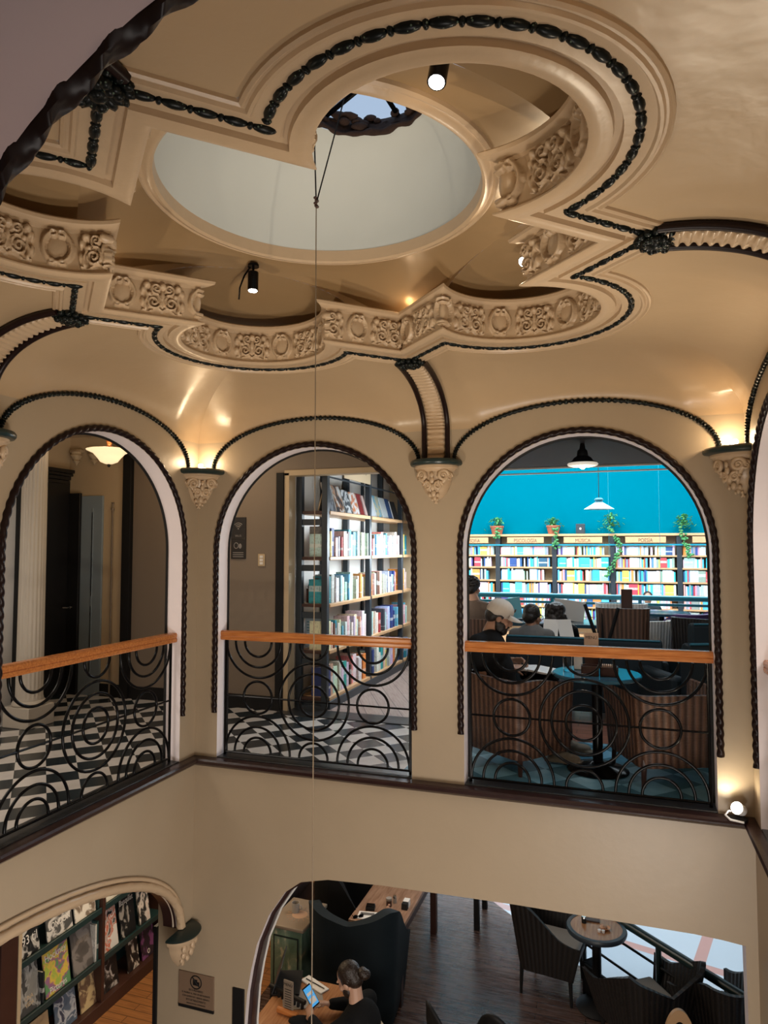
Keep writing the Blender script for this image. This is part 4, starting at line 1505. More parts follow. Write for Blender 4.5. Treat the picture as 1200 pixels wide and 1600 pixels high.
# plants and a speaker on the far shelf
def plant(x, label, trail, s=1, pot=True):
    t = thing('potted_plant', label, 'plant', (x, FY + .1, 1.846), 0, 'plants on the far bookshelf')
    if pot:
        MB().lathe([(0, 0), (.10, 0), (.13, .14), (.14, .14), (.14, .17), (.11, .17), (.10, .1), (0, .1)], n=18).build('pot', 'terracotta', t)
    m = MB()
    for k in range(110):
        a = random.uniform(0, 2 * pi)
        r = abs(random.gauss(0, .10)) * s
        z = .17 + random.uniform(0, .20) * s - r * .35
        R = Matrix.Rotation(a, 3, 'Z') @ Matrix.Rotation(random.uniform(-.9, .9), 3, 'Y')
        m.ell((r * cos(a), r * sin(a) * .6, z), (.035, .02, .006), 6, 4, R)
    for k in range(int(trail * 90)):
        z = .12 - random.uniform(0, trail)
        m.ell((.12 * trail * sin(z * 5 + x) + random.gauss(.02, .028), -.18 + random.gauss(0, .015), z), (.035, .012, .022), 6, 4, Matrix.Rotation(random.uniform(0, 3), 3, 'Z'))
    m.build('leaves', 'leaf', t, smooth=60)


plant(.72, 'potted plant on the far bookshelf at the FILOSOFÍA end', .2, .9)
plant(1.84, 'potted plant with a short trail, between PSICOLOGÍA and MÚSICA signs', .42, .8)
plant(2.93, 'largest trailing plant, between MÚSICA and POESÍA signs', .95, 1.15, False)
plant(4.22, 'plant on the far bookshelf right of the POESÍA sign', .62, 1.0, False)
t = thing('speaker', 'small dark square speaker on top of the far bookshelf', 'speaker', (2.36, FY + .1, 1.846))
MB().box((0, 0, .10), (.17, .12, .19)).build('body', 'steel', t, bev=.006)
MB().lathe([(0, 0), (.02, 0), (.02, .006), (0, .006)], n=14).build('badge', 'white', t).matrix_local = Matrix.Translation((0, -.061, .1)) @ Matrix.Rotation(pi / 2, 4, 'X')
# cafe pendant lamps
t = thing('pendant_lamp', 'black cone pendant lamp with a pale lit rim under the dark ceiling', 'lamp', (2.74, 2.5, 2.385))
MB().lathe([(.02, .22), (.03, .16), (.05, .14), (.055, .09), (.085, .07), (.10, .045), (.14, .02)], n=32).build('shade', 'matblack', t, smooth=40)
M['litshade'] = mat('lit_enamel', (.9, .8, .66), .4, emit=.5)
MB().lathe([(.14, .02), (.148, .008), (.14, -.006), (.10, -.014), (0, -.016)], n=32).build('glowing_rim', 'litshade', t, smooth=50)
MB().cyl((0, 0, .20), (0, 0, .215), .012).cyl((0, 0, .2), (0, 0, .22), .004).build('cord', 'matblack', t)
MB().ell((0, 0, -.012), .03).build('bulb', 'glow', t, smooth=60)
t = thing('pendant_lamp', 'pale turquoise pleated cone lamp hanging before the cyan wall', 'lamp', (2.80, 6.0, 2.135))
m = MB()
rings = []
for z, r in ((.10, .045), (.095, .06), (0, .205)):
    rings.append([(r * (1 + .05 * (-1) ** j) * cos(2 * pi * j / 24), r * (1 + .05 * (-1) ** j) * sin(2 * pi * j / 24), z) for j in range(24)])
M['turq'] = mat('pale_turquoise_enamel', (.42, .66, .66), .4)
m.loft(rings).build('shade', 'turq', t, smooth=0)
MB().lathe([(0, .09), (.06, .10), (.05, .125), (.07, .14), (.04, .165), (0, .17)], n=8).build('collar', 'teal', t, smooth=0)
MB().cyl((0, 0, .16), (0, 0, 2.46), .005).build('cord', 'matblack', t)
for x in (2.93, 3.63): 
    t = thing('steel_cable', 'thin steel cable hanging before the cyan wall, %s' % ('beside the turquoise lamp' if x < 3 else 'between lamp and arch edge'), 'cable', (x, 6.2, 1.0), 0, 'cables before the cyan wall')
    MB().cyl((0, 0, -.1), (0, 0, 3.59), .003, n=6).build('cable', 'tealbar', t)
# ------------------------------------------------------------------ far gallery and cafe railing
struct(MB().b2((-.9, 8.3, -1.1), (9.4, 9.7, -.9)).build('floor.006', 'greyplanks', smooth=0), 'gallery floor before the far bookshelf')
t = thing('cafe_railing', 'teal tube railing with wires between the cafe and the tall hall', 'railing', (3.5, 4.52, 0))
MB().tube([(-2.6, 0, .955), (2.6, 0, .955)], .033, 12).build('top_rail', 'tealbar', t, smooth=60)
MB().tube([(-2.6, .01, .875), (2.6, .01, .875)], .018, 10).build('lower_rail', 'tealbar', t, smooth=60)
for z in (.30, .50, .70): MB().tube([(-2.6, 0, z), (2.6, 0, z)], .004, 6).build('wire', 'chrome', t)
for x in (-2.2, -1.25, -.2, .85, 1.9): MB().b2((x - .02, -.02, 0), (x + .02, .02, .94)).build('post', 'tealbar', t)


# ------------------------------------------------------------------ chairs
def tub(name, label, cat, loc, rz, w, d, z0, ha, hb, seatz, mt, group=None, peak=0, flare=.06, legm='brownwood', cush='cushion', legh=None, rad=.16, th=.035, cushion=True, upright=.0):
    """woven or upholstered tub chair; the sitter faces local +y"""
    t = thing(name, label, cat, loc, rz, group)
    path = []
    n = 12
    for i in range(n): path.append((-w / 2, d / 2 - (d - rad) * i / n))
    for i in range(n + 1):
        a = pi + pi / 2 * i / n
        path.append((-w / 2 + rad + rad * cos(a), -d / 2 + rad + rad * sin(a)))
    for i in range(1, n): path.append((-w / 2 + rad + (w - 2 * rad) * i / n, -d / 2))
    for i in range(n + 1):
        a = 1.5 * pi + pi / 2 * i / n
        path.append((w / 2 - rad + rad * cos(a), -d / 2 + rad + rad * sin(a)))
    for i in range(1, n + 1): path.append((w / 2, -d / 2 + rad + (d - rad) * i / n))
    K = len(path)
    L = [0]
    for i in range(1, K): L.append(L[-1] + hypot(path[i][0] - path[i - 1][0], path[i][1] - path[i - 1][1]))
    m = MB()
    uvs = []
    rows = []
    nz = 8
    def pt(i, f, inner):
        x, y = path[i]
        yy = min(1, max(0, (d / 2 - y) / (d * .72)))
        s_ = yy * yy * (3 - 2 * yy)
        h = ha + (hb - ha) * s_
        if peak:
            e = max(0, 1 - hypot(abs(x) - w / 2 * .97, y + d / 2 * .85) / .36)
            h += peak * e ** 1.15
        z = z0 + (h - z0) * f
        k = 1 + flare * f * 2 / max(w, d) * 1.0
        l = hypot(x, y)
        kx = x * k - (th * x / (w / 2) if inner else 0)
        ky = y * k - (th * y / (d / 2) if inner and y < d / 2 - .01 else 0) - upright * f * s_
        return (kx, ky, z)
    for inner in (0, 1):
        for q in range(nz + 1):
            f = q / nz if not inner else 1 - q / nz
            rows.append([pt(i, f, inner) for i in range(K)])
            uvs += [(L[i] / L[-1], f * .5) for i in range(K)]
    m.loft(rows, False, True)
    m.add([], [])
    k0 = 0
    NR = len(rows)
    m.f.append(tuple(r * K for r in range(NR)))
    m.mi.append(0)
    m.f.append(tuple(r * K + K - 1 for r in range(NR))[::-1])
    m.mi.append(0)
    m.build('woven_shell' if 'wicker' in mt else 'upholstered_shell', mt, t, smooth=50, uvs=uvs)
    sm = MB().b2((-w / 2 + th * .6, -d / 2 + th, seatz - .12), (w / 2 - th * .6, d / 2 + .01, seatz - .05))
    sm.build('seat', mt if 'wicker' not in mt else legm, t, bev=.01)
    if cushion:
        MB().b2((-w / 2 + th + .01, -d / 2 + th + .01, seatz - .05), (w / 2 - th - .01, d / 2 + .005, seatz + .03)).build('cushion', cush, t, bev=.02)
    lh = legh if legh is not None else z0 + .02
    for sx in (-1, 1):
        for sy in (-1, 1):
            x, y = sx * (w / 2 - .035), sy * (d / 2 - .035)
            MB().tube([(x, y, z0 + .05), (x * 1.04, y * 1.04, 0)], [.022, .014], 8).build('leg', legm, t)
    return t


FC = -2.8
tub('wicker_armchair', 'brown wicker armchair under the man in the cap', 'armchair', (2.33, .62, 0), -.62, .56, .52, .11, .60, .645, .40, 'wicker', 'brown wicker armchairs of the cafe', flare=.02, rad=.08)
tub('wicker_armchair', 'empty brown wicker armchair right of the cafe table', 'armchair', (3.36, .66, 0), .40, .62, .54, .13, .60, .60, .38, 'wicker', 'brown wicker armchairs of the cafe', flare=.03, rad=.08)
# round cafe table
t = thing('cafe_table', 'round cafe table with glossy blue-lit top and black column foot', 'table', (2.90, .60, 0))
M['blacktop'] = mat('glossy_dark_tabletop', (.03, .09, .13), .12)
MB().lathe([(0, .655), (.295, .655), (.305, .662), (.305, .676), (.297, .683), (0, .683)], n=48).build('tabletop', 'blacktop', t, smooth=30)
MB().lathe([(.035, .03), (.035, .655)], n=18).box((0, 0, .64), (.30, .06, .03)).box((0, 0, .64), (.06, .30, .03)).build('column', 'black', t)
MB().lathe([(0, .0), (.20, 0), (.21, .012), (.18, .03), (.06, .05), (.035, .07), (0, .07)], n=36).build('foot', 'black', t, smooth=40)
# things on the cafe table
TT = .684
t = thing('water_glass', 'clear water glass on the blue-lit cafe table', 'glass', (2.70, .62, TT))
MB().lathe([(0, 0), (.030, 0), (.036, .13), (.033, .13), (.028, .008), (0, .008)], n=24).build('tumbler', 'clearglass', t, smooth=50)
t = thing('menu_holder', 'brown wooden menu holder with pale card standing on the cafe table', 'menu', (2.865, .68, TT))
MB().box((0, 0, .13), (.095, .012, .25)).box((0, 0, .01), (.10, .06, .02)).build('board', 'brownwood', t, bev=.002)
M['kraft'] = mat('kraft_card', (.42, .28, .19), .7)
MB().box((0, -.008, .205), (.10, .003, .13)).build('card', 'kraft', t)
text(t, 'MENÚ', (0, -.010, .235), (pi / 2, 0, 0), .030, 'matblack')
t = thing('paper_napkin', 'white folded napkin on the cafe table beside the menu holder', 'napkin', (2.77, .70, TT))
MB().box((0, 0, .05), (.06, .05, .10)).build('napkin', 'paper', t, bev=.006)
for x, lb, dz in ((2.86, 'brown wooden tray box in front of the menu holder', 0), (2.985, 'brown wooden box with sachets on the cafe table', 1)):
    t = thing('wooden_box', lb, 'box', (x, .50, TT), .05, 'boxes on the cafe table')
    m = MB()
    for a, b in (((-.06, -.045, 0), (.06, .045, .008)), ((-.06, -.045, 0), (-.052, .045, .065)), ((.052, -.045, 0), (.06, .045, .065)), ((-.06, -.045, 0), (.06, -.037, .065)), ((-.06, .037, 0), (.06, .045, .065))): m.b2(a, b)
    m.build('box', 'brownwood', t)
    if dz:
        m = MB()
        for k in range(7): m.box((-.04 + .013 * k, 0, .045), (.008, .06, .06))
        m.build('sachets', 'kraft', t)
# sofas
def sofa(label, loc, rz, w, h):
    t = thing('sofa', label, 'sofa', loc, rz, 'teal velvet sofas')
    sec = [(-.10, .10), (-.10, h - .03), (-.085, h), (-.04, h + .012), (.0, h), (.02, h - .04), (.04, .40), (.04, .10)]
    MB().loft([[(x, y, z) for y, z in sec] for x in (-w / 2, -w / 2 + .02, w / 2 - .02, w / 2)], cap=True).build('backrest', 'tealdark', t, smooth=50, bev=.012)
    MB().tube([(-w / 2 + .02, -.085, h + .004), (w / 2 - .02, -.085, h + .004)], .009, 8).build('piping', 'teal', t)
    MB().b2((-w / 2, .04, .12), (w / 2, .66, .38)).build('seat', 'teal', t, bev=.03)
    for s_ in (-1, 1): MB().b2((s_ * w / 2 - .06, .03, .12), (s_ * w / 2 + .06, .66, .55)).build('armrest', 'tealdark', t, bev=.03)
    for sx in (-1, 1):
        for y in (-.04, .6): MB().cyl((sx * (w / 2 - .06), y, .13), (sx * (w / 2 - .06), y, 0), .02, .014).build('leg', 'matblack', t)


sofa('long dark teal sofa seen from behind, past the cafe table', (2.73, 2.05, 0), 0, 1.36, .745)
sofa('dark teal sofa end nearest the right edge of the cafe arch', (4.02, 1.55, 0), .42, 1.1, .82)
sofa('second teal sofa behind, at the right edge of the cafe arch', (4.22, 2.46, 0), .30, 1.2, .88)
# cafe furniture further back
tub('wicker_chair', 'brown wicker chair with its back turned, before the teal railing', 'chair', (3.09, 2.98, 0), 0, .46, .46, .30, .62, .965, .42, 'wicker', flare=.03, rad=.10)
tub('white_wicker_chair', 'white wicker chair beside the brown one, before the railing', 'chair', (3.30, 3.44, 0), .5, .46, .44, .25, .60, .80, .42, 'wickerwhite', flare=.04, rad=.12)
tub('white_wicker_chair', 'white wicker chair behind the brown one, its back above it', 'chair', (3.08, 4.02, 0), .0, .50, .40, .25, .62, .93, .42, 'wickerwhite', flare=.04, rad=.12)
tub('purple_armchair', 'purple velvet armchair by the railing at the right', 'armchair', (3.74, 3.80, 0), .9, .62, .60, .16, .55, .86, .40, 'purple', flare=.05, rad=.2, cush='purple', th=.08)
tub('dark_blue_armchair', 'dark blue high rounded armchair at the right edge of the cafe arch', 'armchair', (4.30, 3.30, 0), 1.2, .72, .68,   .15, .65, 1.12, .40, 'tealdark', flare=.06, rad=.28, cush='tealdark', th=.09)
tub('white_wicker_chair', 'white framed chair before the dark blue armchair', 'chair', (3.80, 2.98, 0), -.4, .40, .36, .3, .5, .88, .42, 'wickerdark', flare=.02, rad=.06, legm='white')
t = thing('folding_stand', 'black crossed folding stand before the brown wicker chair', 'stand', (2.93, 2.72, 0))
for a, b in (((-.20, 0, 1.0), (.12, .05, 0)), ((.12, 0, .97), (-.16, .05, 0)), ((-.03, .03, .92), (-.02, .05, 0.))): MB().cyl(a, b, .018, n=8).build('leg', 'matblack', t)
t = thing('bar_table', 'dark round table by the teal railing behind the chairs', 'table', (3.52, 4.05, 0))
MB().lathe([(0, .80), (.30, .80), (.31, .815), (.30, .83), (0, .83)], n=36).build('tabletop', 'blacktop', t)
MB().lathe([(0, 0), (.18, 0), (.18, .02), (.03, .05), (.03, .80)], n=20).build('column', 'black', t)
t = thing('menu_stand', 'tall narrow brown menu board before the teal railing', 'menu', (3.14, 3.75, .42))
MB().box((0, 0, .34), (.12, .015, .68)).build('board', 'brownwood', t, bev=.002)
t = thing('reading_table', 'dark wooden reading table behind the teal sofa', 'table', (2.2, 3.62, 0))
MB().b2((-.75, -.3, .69), (.75, .3, .73)).build('tabletop', 'blacktop', t, bev=.005)
for sx in (-.68, .68):
    for sy in (-.24, .24): MB().b2((sx - .025, sy - .025, 0), (sx + .025, sy + .025, .69)).build('leg', 'matblack', t)
M['screen'] = mat('pale_cyan_lid', (.20, .55, .65), .4)
for x, y, lb, mm, w, h, tl in ((1.88, 3.6, 'pale cyan laptop lid on the reading table behind the cap', 'screen', .24, .25, -.3), (2.50, 3.62, 'pale grey laptop lid on the reading table behind the dark-haired people', 'white', .34, .24, .25)):
    t = thing('laptop', lb, 'laptop', (x, y, .731), .1, 'laptops on the reading table')
    MB().box((0, .1, .008), (w, .2, .014)).build('keyboard_base', 'steel', t, bev=.003)
    R = Matrix.Rotation(tl * .5, 3, 'Y') @ Matrix.Rotation(.2, 3, 'X')
    MB().box(R @ Vector((0, 0, h / 2 + .01)), (w, .010, h), R=R).build('lid', mm, t, bev=.003)


# ------------------------------------------------------------------ people
def fuse(o, vox, it=6):
    r = o.modifiers.new('Remesh', 'REMESH')
    r.mode = 'VOXEL'
    r.voxel_size = vox
    r.use_smooth_shade = True
    s_ = o.modifiers.new('Smooth', 'SMOOTH')
    s_.iterations = it
    s_.factor = .5
    return o


def limb(m, pts, rs, n=12):
    """capsule chain"""
    for (a, b), (ra, rb) in zip(zip(pts, pts[1:]), zip(rs, rs[1:])): m.cyl(a, b, ra, rb, n)
    for p, r in zip(pts, rs): m.ell(p, r, 12, 8)


def frame_(fwd, up=(0, 0, 1)):
    """columns: right, forward, up"""
    f = Vector(fwd).normalized()
    r = f.cross(Vector(up)).normalized()
    u = r.cross(f)
    return Matrix((r, f, u)).transposed()


def head(m, c, R, s=1.0, face=True):
    c = Vector(c)
    e = lambda p, r: m.ell(c + R @ (Vector(p) * s), tuple(v * s for v in r), 16, 12, R)
    e((0, -.012, .025), (.074, .094, .088))
    e((0, .018, -.035), (.062, .072, .075))
    e((0, .045, -.078), (.036, .034, .028))
    e((0, .066, -.088), (.018, .016, .016))
    if face:
        e((0, .094, -.022), (.012, .022, .026))
        e((0, .102, -.034), (.014, .014, .011))
        for x in (-1, 1):
            e((x * .070, -.005, -.018), (.012, .022, .030))
            e((x * .034, .062, -.03), (.026, .022, .022))
            e((x * .030, .072, .022), (.024, .016, .010))
        e((0, .080, -.062), (.024, .012, .006))
        e((0, .078, -.072), (.020, .012, .006))
    return c


def hand(m, wrist, palmdir, normal, s=1, curl=.6, sgn=1):
    """palm, four unequal bent fingers and a thumb from the side of the palm"""
    w = Vector(wrist)
    d = Vector(palmdir).normalized()
    nrm = Vector(normal).normalized()
    side = d.cross(nrm).normalized() * sgn
    nrm = side.cross(d).normalized() * sgn
    R = Matrix((side, d, nrm)).transposed()
    m.ell(w + d * .045 * s, (.040 * s, .052 * s, .016 * s), 12, 8, R)
    for k, (o, l) in enumerate(((-.030, .062), (-.010, .074), (.010, .078), (.029, .068))):
        b = w + d * .085 * s + side * o * s
        P, a = [b], .15
        for q in range(3):
            a += curl
            P.append(P[-1] + (d * cos(a) - nrm * sin(a)) * l * s * (.42, .32, .26)[q])
        limb(m, P, [.0095 * s, .009 * s, .008 * s, .0068 * s], 8)
    b = w + d * .02 * s + side * .032 * s
    limb(m, [b, b + (side * .6 + d * .6 - nrm * .4) * .040 * s, b + (side * .25 + d * 1.0 - nrm * .75) * .062 * s], [.013 * s, .011 * s, .008 * s], 8)


def person(label, J, skin, hairm, shirt, trousers, shoe, group=None, hair='short', vox=.007, hands=True, sleeve='short', extra=None, facing=(0, 1, 0), look=None, legs=True, curl=.5):
    pel = Vector(J['pelvis'])
    t = thing('person', label, 'person', (pel.x, pel.y, J.get('base', 0)), 0, group)
    B = Vector(t.location)
    V = {k: Vector(v) - B for k, v in J.items() if k != 'base'}
    RH = frame_(look or facing)
    RB = frame_(facing)
    m = MB()
    hc = head(m, V['head'], RH)
    limb(m, [V['neck'], hc + RH @ Vector((0, -.02, -.06))], [.056, .052])
    ch, pe = V['chest'], V['pelvis']
    m.ell(ch, (.165, .105, .20), 16, 12, RB)
    m.ell((ch + pe) / 2, (.150, .105, .20), 16, 12, RB)
    m.ell(pe, (.165, .120, .13), 16, 12, RB)
    for s_ in 'LR':
        limb(m, [V['sh' + s_], V['el' + s_], V['wr' + s_]], [.052, .040, .027])
        limb(m, [V['neck'] - Vector((0, 0, .03)), V['sh' + s_]], [.05, .05])
        d = (V['wr' + s_] - V['el' + s_]).normalized()
        if 'hd' + s_ in V: d = V['hd' + s_] + B
        nm = J.get('hn' + s_, (0, 0, 1))
        hand(m, V['wr' + s_], d, Vector(nm), 1.0, curl, 1 if s_ == 'R' else -1)
        if legs:
            limb(m, [V['hp' + s_], V['kn' + s_], V['an' + s_]], [.082, .056, .038])
    fuse(m.build('body', skin, t, smooth=0), vox, 4)
    m = MB()
    m.ell(ch, (.180, .125, .215), 16, 12, RB)
    m.ell((ch + pe) / 2, (.168, .124, .22), 16, 12, RB)
    m.ell(pe + Vector((0, 0, .03)), (.178, .135, .12), 16, 12, RB)
    for s_ in 'LR':
        sh, el, wr = V['sh' + s_], V['el' + s_], V['wr' + s_]
        limb(m, [V['neck'] - Vector((0, 0, .045)), sh], [.062, .066])
        if sleeve == 'short': limb(m, [sh, sh + (el - sh) * .75], [.066, .058])
        else: limb(m, [sh, el, el + (wr - el) * .9], [.068, .056, .040])
    fuse(m.build('shirt' if sleeve == 'short' else 'sweater', shirt, t, smooth=0), .010, 8)
    if legs:
        m = MB()
        m.ell(pe, (.176, .132, .12), 16, 12, RB)
        for s_ in 'LR': limb(m, [V['hp' + s_], V['kn' + s_], V['kn' + s_] + (V['an' + s_] - V['kn' + s_]) * .93], [.095, .068, .055])
        fuse(m.build('trousers', trousers, t, smooth=0), .011, 6)
        for s_ in 'LR':
            a = V['an' + s_]
            fd = Vector(J.get('ft' + s_, facing))
            fd.z = 0
            fd.normalize()
            m = MB()
            R = frame_(fd)
            m.ell(a + fd * .03 - Vector((0, 0, .035)), (.046, .085, .042), 14, 10, R)
            m.ell(a + fd * .11 - Vector((0, 0, .045)), (.046, .075, .032), 14, 10, R)
            m.ell(a - Vector((0, 0, .0)), (.045, .05, .045), 12, 8, R)
            m.box(a + fd * .065 - Vector((0, 0, .070)), (.088, .27, .022), R=R)
            fuse(m.build('shoe', shoe, t, smooth=0), .008, 4)
    m = MB()
    e = lambda p, r: m.ell(hc + RH @ Vector(p), r, 16, 12, RH)
    if hair in ('short', 'bun', 'curly'):
        e((0, -.026, .040), (.082, .092, .084))
        e((0, -.055, -.01), (.074, .062, .07))
        for x in (-1, 1): e((x * .062, -.015, .01), (.018, .045, .045))
    if hair == 'curly':
        random.seed(4)
        for k in range(70):
            a, b = random.uniform(0, 2 * pi), random.uniform(-.25, 1.4)
            p = Vector((.084 * cos(a) * cos(b), -.03 + .095 * sin(a) * cos(b), .04 + .09 * sin(b)))
            if p.y < .05 or p.z > .06: e(p, (.017, .017, .015))
    if hair == 'bun':
        for k in range(5): e((.012 * cos(k * 1.3), -.135 - .006 * k, -.008 + .014 * sin(k * 1.3)), (.034, .034, .034))
        e((0, -.105, .0), (.03, .04, .03))
    if hair == 'long':
        e((0, -.03, .04), (.098, .105, .09))
        e((0, -.06, -.05), (.105, .075, .12))
        random.seed(9)
        for k in range(60):
            a = random.uniform(pi * .95, pi * 2.05)
            e((.10 * cos(a), -.03 + .09 * sin(a), random.uniform(-.13, .08)), (.024, .024, .035))
    fuse(m.build('hair', hairm, t, smooth=0), .006, 2 if hair != 'curly' else 1)
    return t, hc, RH, B


# man in the cap, reading, in the left wicker armchair
J = dict(base=0, pelvis=(2.24, .66, .46), chest=(2.13, .70, .74), neck=(2.12, .73, .925), head=(2.195, .755, 1.045), shL=(2.09, .86, .87), shR=(2.05, .57, .86), elL=(2.16, .97, .66), elR=(2.10, .60, .64), wrL=(2.27, .90, .69), wrR=(2.275, .74, .665), hdL=(.06, -.02, .01), hdR=(.07, .04, .0), hnL=(.2, .5, .8), hnR=(0, -.3, 1),
         hpL=(2.27, .76, .46), hpR=(2.28, .60, .46), knL=(2.62, .98, .50), knR=(2.60, .80, .50), anL=(2.66, .94, .10), anR=(2.60, .66, .10), ftR=(.9, -.1, 0), ftL=(.95, .0, 0))
tp, hc, RH, B = person('bearded man in a cream cap and black T-shirt reading at the cafe table', J, 'skin', 'hair', 'blackcloth', 'denim', 'shoe', look=(.86, .18, -.42), facing=(.80, .60, 0))
m = MB()
m.ell(hc + RH @ Vector((0, -.014, .048)), (.088, .104, .084), 20, 14, RH)
m.ell(hc + RH @ Vector((0, -.03, .03)), (.086, .092, .07), 20, 14, RH)
fuse(m.build('cap_crown', 'cap', tp, smooth=0), .006, 2)
rings = []
for k in range(9):
    f = k / 8
    rings.append([tuple(hc + RH @ Vector((.080 * cos(a) * (1 - .10 * f), .058 + .115 * f * max(0, sin(a)) ** .8, .040 - .012 * f - .022 * f * cos(a) ** 2))) for a in np.linspace(0, pi, 17)])
mb = MB().loft(rings, False)
ob = mb.build('cap_brim', 'cap', tp)
so = ob.modifiers.new('Solidify', 'SOLIDIFY')
so.thickness = .005
MB().ell(hc + RH @ Vector((.0, .086, .085)), (.018, .006, .016), 12, 8, RH).build('cap_badge', 'browncloth', tp)
m = MB()
for p, r in (((0, .062, -.092), (.044, .040, .040)), ((.045, .030, -.070), (.026, .044, .044)), ((-.045, .030, -.070), (.026, .044, .044)), ((0, .092, -.050), (.026, .013, .009)), ((.058, .0, -.035), (.016, .022, .04)), ((-.058, .0, -.035), (.016, .022, .04))): m.ell(hc + RH @ Vector(p), r, 14, 10, RH)
fuse(m.build('beard', 'hair', tp, smooth=0), .006, 2)
t = thing('open_book', "open white book under the capped man's hands", 'book', (2.42, .86, .628), -.25)
for s_ in (-1, 1): 
    R = Matrix.Rotation(s_ * .10, 3, 'Y')
    MB().box((s_ * .085, 0, .012), (.165, .23, .016), R=R).build('page_block', 'paper', t, bev=.003)
MB().box((0, 0, -.001), (.34, .24, .004)).build('cover', 'matblack', t)
t = thing('lap_bag', "black bag propped on the capped man's knees under the open book", 'bag', (2.47, .90, .54))
MB().ell((0, 0, .035), (.15, .12, .052), 20, 12).build('bag', 'blackcloth', t, smooth=60)
MB().tube([(-.06, -.10, .06), (-.04, -.14, .09), (.04, -.14, .09), (.06, -.10, .06)], .008, 8).build('handle', 'matblack', t)

# people further back in the cafe
J = dict(base=0, pelvis=(2.24, 2.42, .42), chest=(2.24, 2.36, .62), neck=(2.24, 2.35, .76), head=(2.25, 2.385, .895), shL=(2.08, 2.36, .715), shR=(2.40, 2.36, .715), elL=(2.03, 2.50, .50), elR=(2.45, 2.50, .50), wrL=(2.12, 2.70, .56), wrR=(2.40, 2.70, .58),
         hpL=(2.15, 2.46, .44), hpR=(2.33, 2.46, .44), knL=(2.13, 2.86, .46), knR=(2.36, 2.86, .46), anL=(2.13, 2.92, .09), anR=(2.36, 2.92, .09))
tp, hc, RH, B = person('dark-haired person with glasses in a grey top on the teal sofa', J, 'skin', 'hair', 'greycloth', 'denim', 'matblack', look=(.5, .85, -.15), vox=.009)
m = MB()
for x in (-.032, .032): m.tube([hc + RH @ Vector((x + .026 * cos(a), .098, -.006 + .02 * sin(a))) for a in np.linspace(0, 2 * pi, 16)], .003, 5)
m.tube([hc + RH @ Vector((.058, .095, 0)), hc + RH @ Vector((.078, -.01, -.005))], .003, 5)
m.build('glasses', 'black', tp)
t = thing('open_booklet', 'pale open booklet held before the dark-haired person with glasses', 'booklet', (2.46, 2.78, .62), .2)
for s_ in (-1, 1):
    R = Matrix.Rotation(s_ * .25, 3, 'Z') @ Matrix.Rotation(-.5, 3, 'X')
    MB().box((s_ * .075, 0, .11), (.15, .006, .22), R=R).build('page', 'paper', t)
J = dict(base=0, pelvis=(2.42, 3.10, .42), chest=(2.42, 3.08, .62), neck=(2.42, 3.08, .74), head=(2.42, 3.10, .865), shL=(2.26, 3.08, .69), shR=(2.58, 3.08, .69), elL=(2.22, 3.18, .50), elR=(2.62, 3.18, .50), wrL=(2.30, 3.24, .60), wrR=(2.54, 3.24, .60),
         hpL=(2.33, 3.14, .44), hpR=(2.51, 3.14, .44), knL=(2.33, 3.50, .46), knR=(2.51, 3.50, .46), anL=(2.33, 3.5, .09), anR=(2.51, 3.5, .09))
person('person with thick black hair seen from behind at the reading table', J, 'skin', 'hair', 'blackcloth', 'denim', 'matblack', hair='long', vox=.01)
J = dict(base=0, pelvis=(1.55, 3.10, .48), chest=(1.55, 3.10, .78), neck=(1.53, 3.12, .98), head=(1.50, 3.15, 1.12), shL=(1.38, 3.12, .91), shR=(1.70, 3.06, .90), elL=(1.36, 3.25, .68), elR=(1.76, 3.22, .66), wrL=(1.50, 3.38, .75), wrR=(1.72, 3.40, .75),
         hpL=(1.46, 3.15, .48), hpR=(1.64, 3.12, .48), knL=(1.46, 3.50, .50), knR=(1.64, 3.50, .50), anL=(1.46, 3.5, .09), anR=(1.64, 3.5, .09))
person('man with curly dark hair in a brown shirt at the left of the cafe', J, 'skin', 'hair', 'browncloth', 'denim', 'matblack', hair='curly', vox=.009, look=(.35, .9, -.1))
tub('wooden_chair', 'brown chair under the curly-haired man', 'chair', (1.55, 3.08, 0), 0, .46, .44, .28, .60, .80, .40, 'wicker', flare=.02, rad=.06)
for x, y, lb in ((2.42, 3.12, 'low stool under the person with thick black hair'),):
    t = thing('stool', lb, 'stool', (x, y, 0))
    MB().lathe([(0, .30), (.17, .30), (.18, .33), (.16, .36), (0, .36)], n=24).build('seat', 'tealdark', t)
    for a in range(4): MB().cyl((.12 * cos(a * pi / 2), .12 * sin(a * pi / 2), .30), (.15 * cos(a * pi / 2), .15 * sin(a * pi / 2), 0), .014).build('leg', 'matblack', t)
J = dict(base=-.9, pelvis=(3.55, 8.95, .02), chest=(3.55, 8.95, .32), neck=(3.55, 8.94, .53), head=(3.55, 8.92, .66), shL=(3.72, 8.95, .46), shR=(3.38, 8.95, .46), elL=(3.76, 8.90, .18), elR=(3.34, 8.90, .18), wrL=(3.68, 8.74, .16), wrR=(3.42, 8.74, .16),
         hpL=(3.64, 8.95, -.02), hpR=(3.46, 8.95, -.02), knL=(3.65, 8.92, -.42), knR=(3.45, 8.92, -.42), anL=(3.65, 8.95, -.80), anR=(3.45, 8.95, -.80))
person('small distant person with black hair before the far bookshelf', J, 'skin', 'hair', 'tealdark', 'denim', 'matblack', vox=.012, facing=(0, -1, 0))
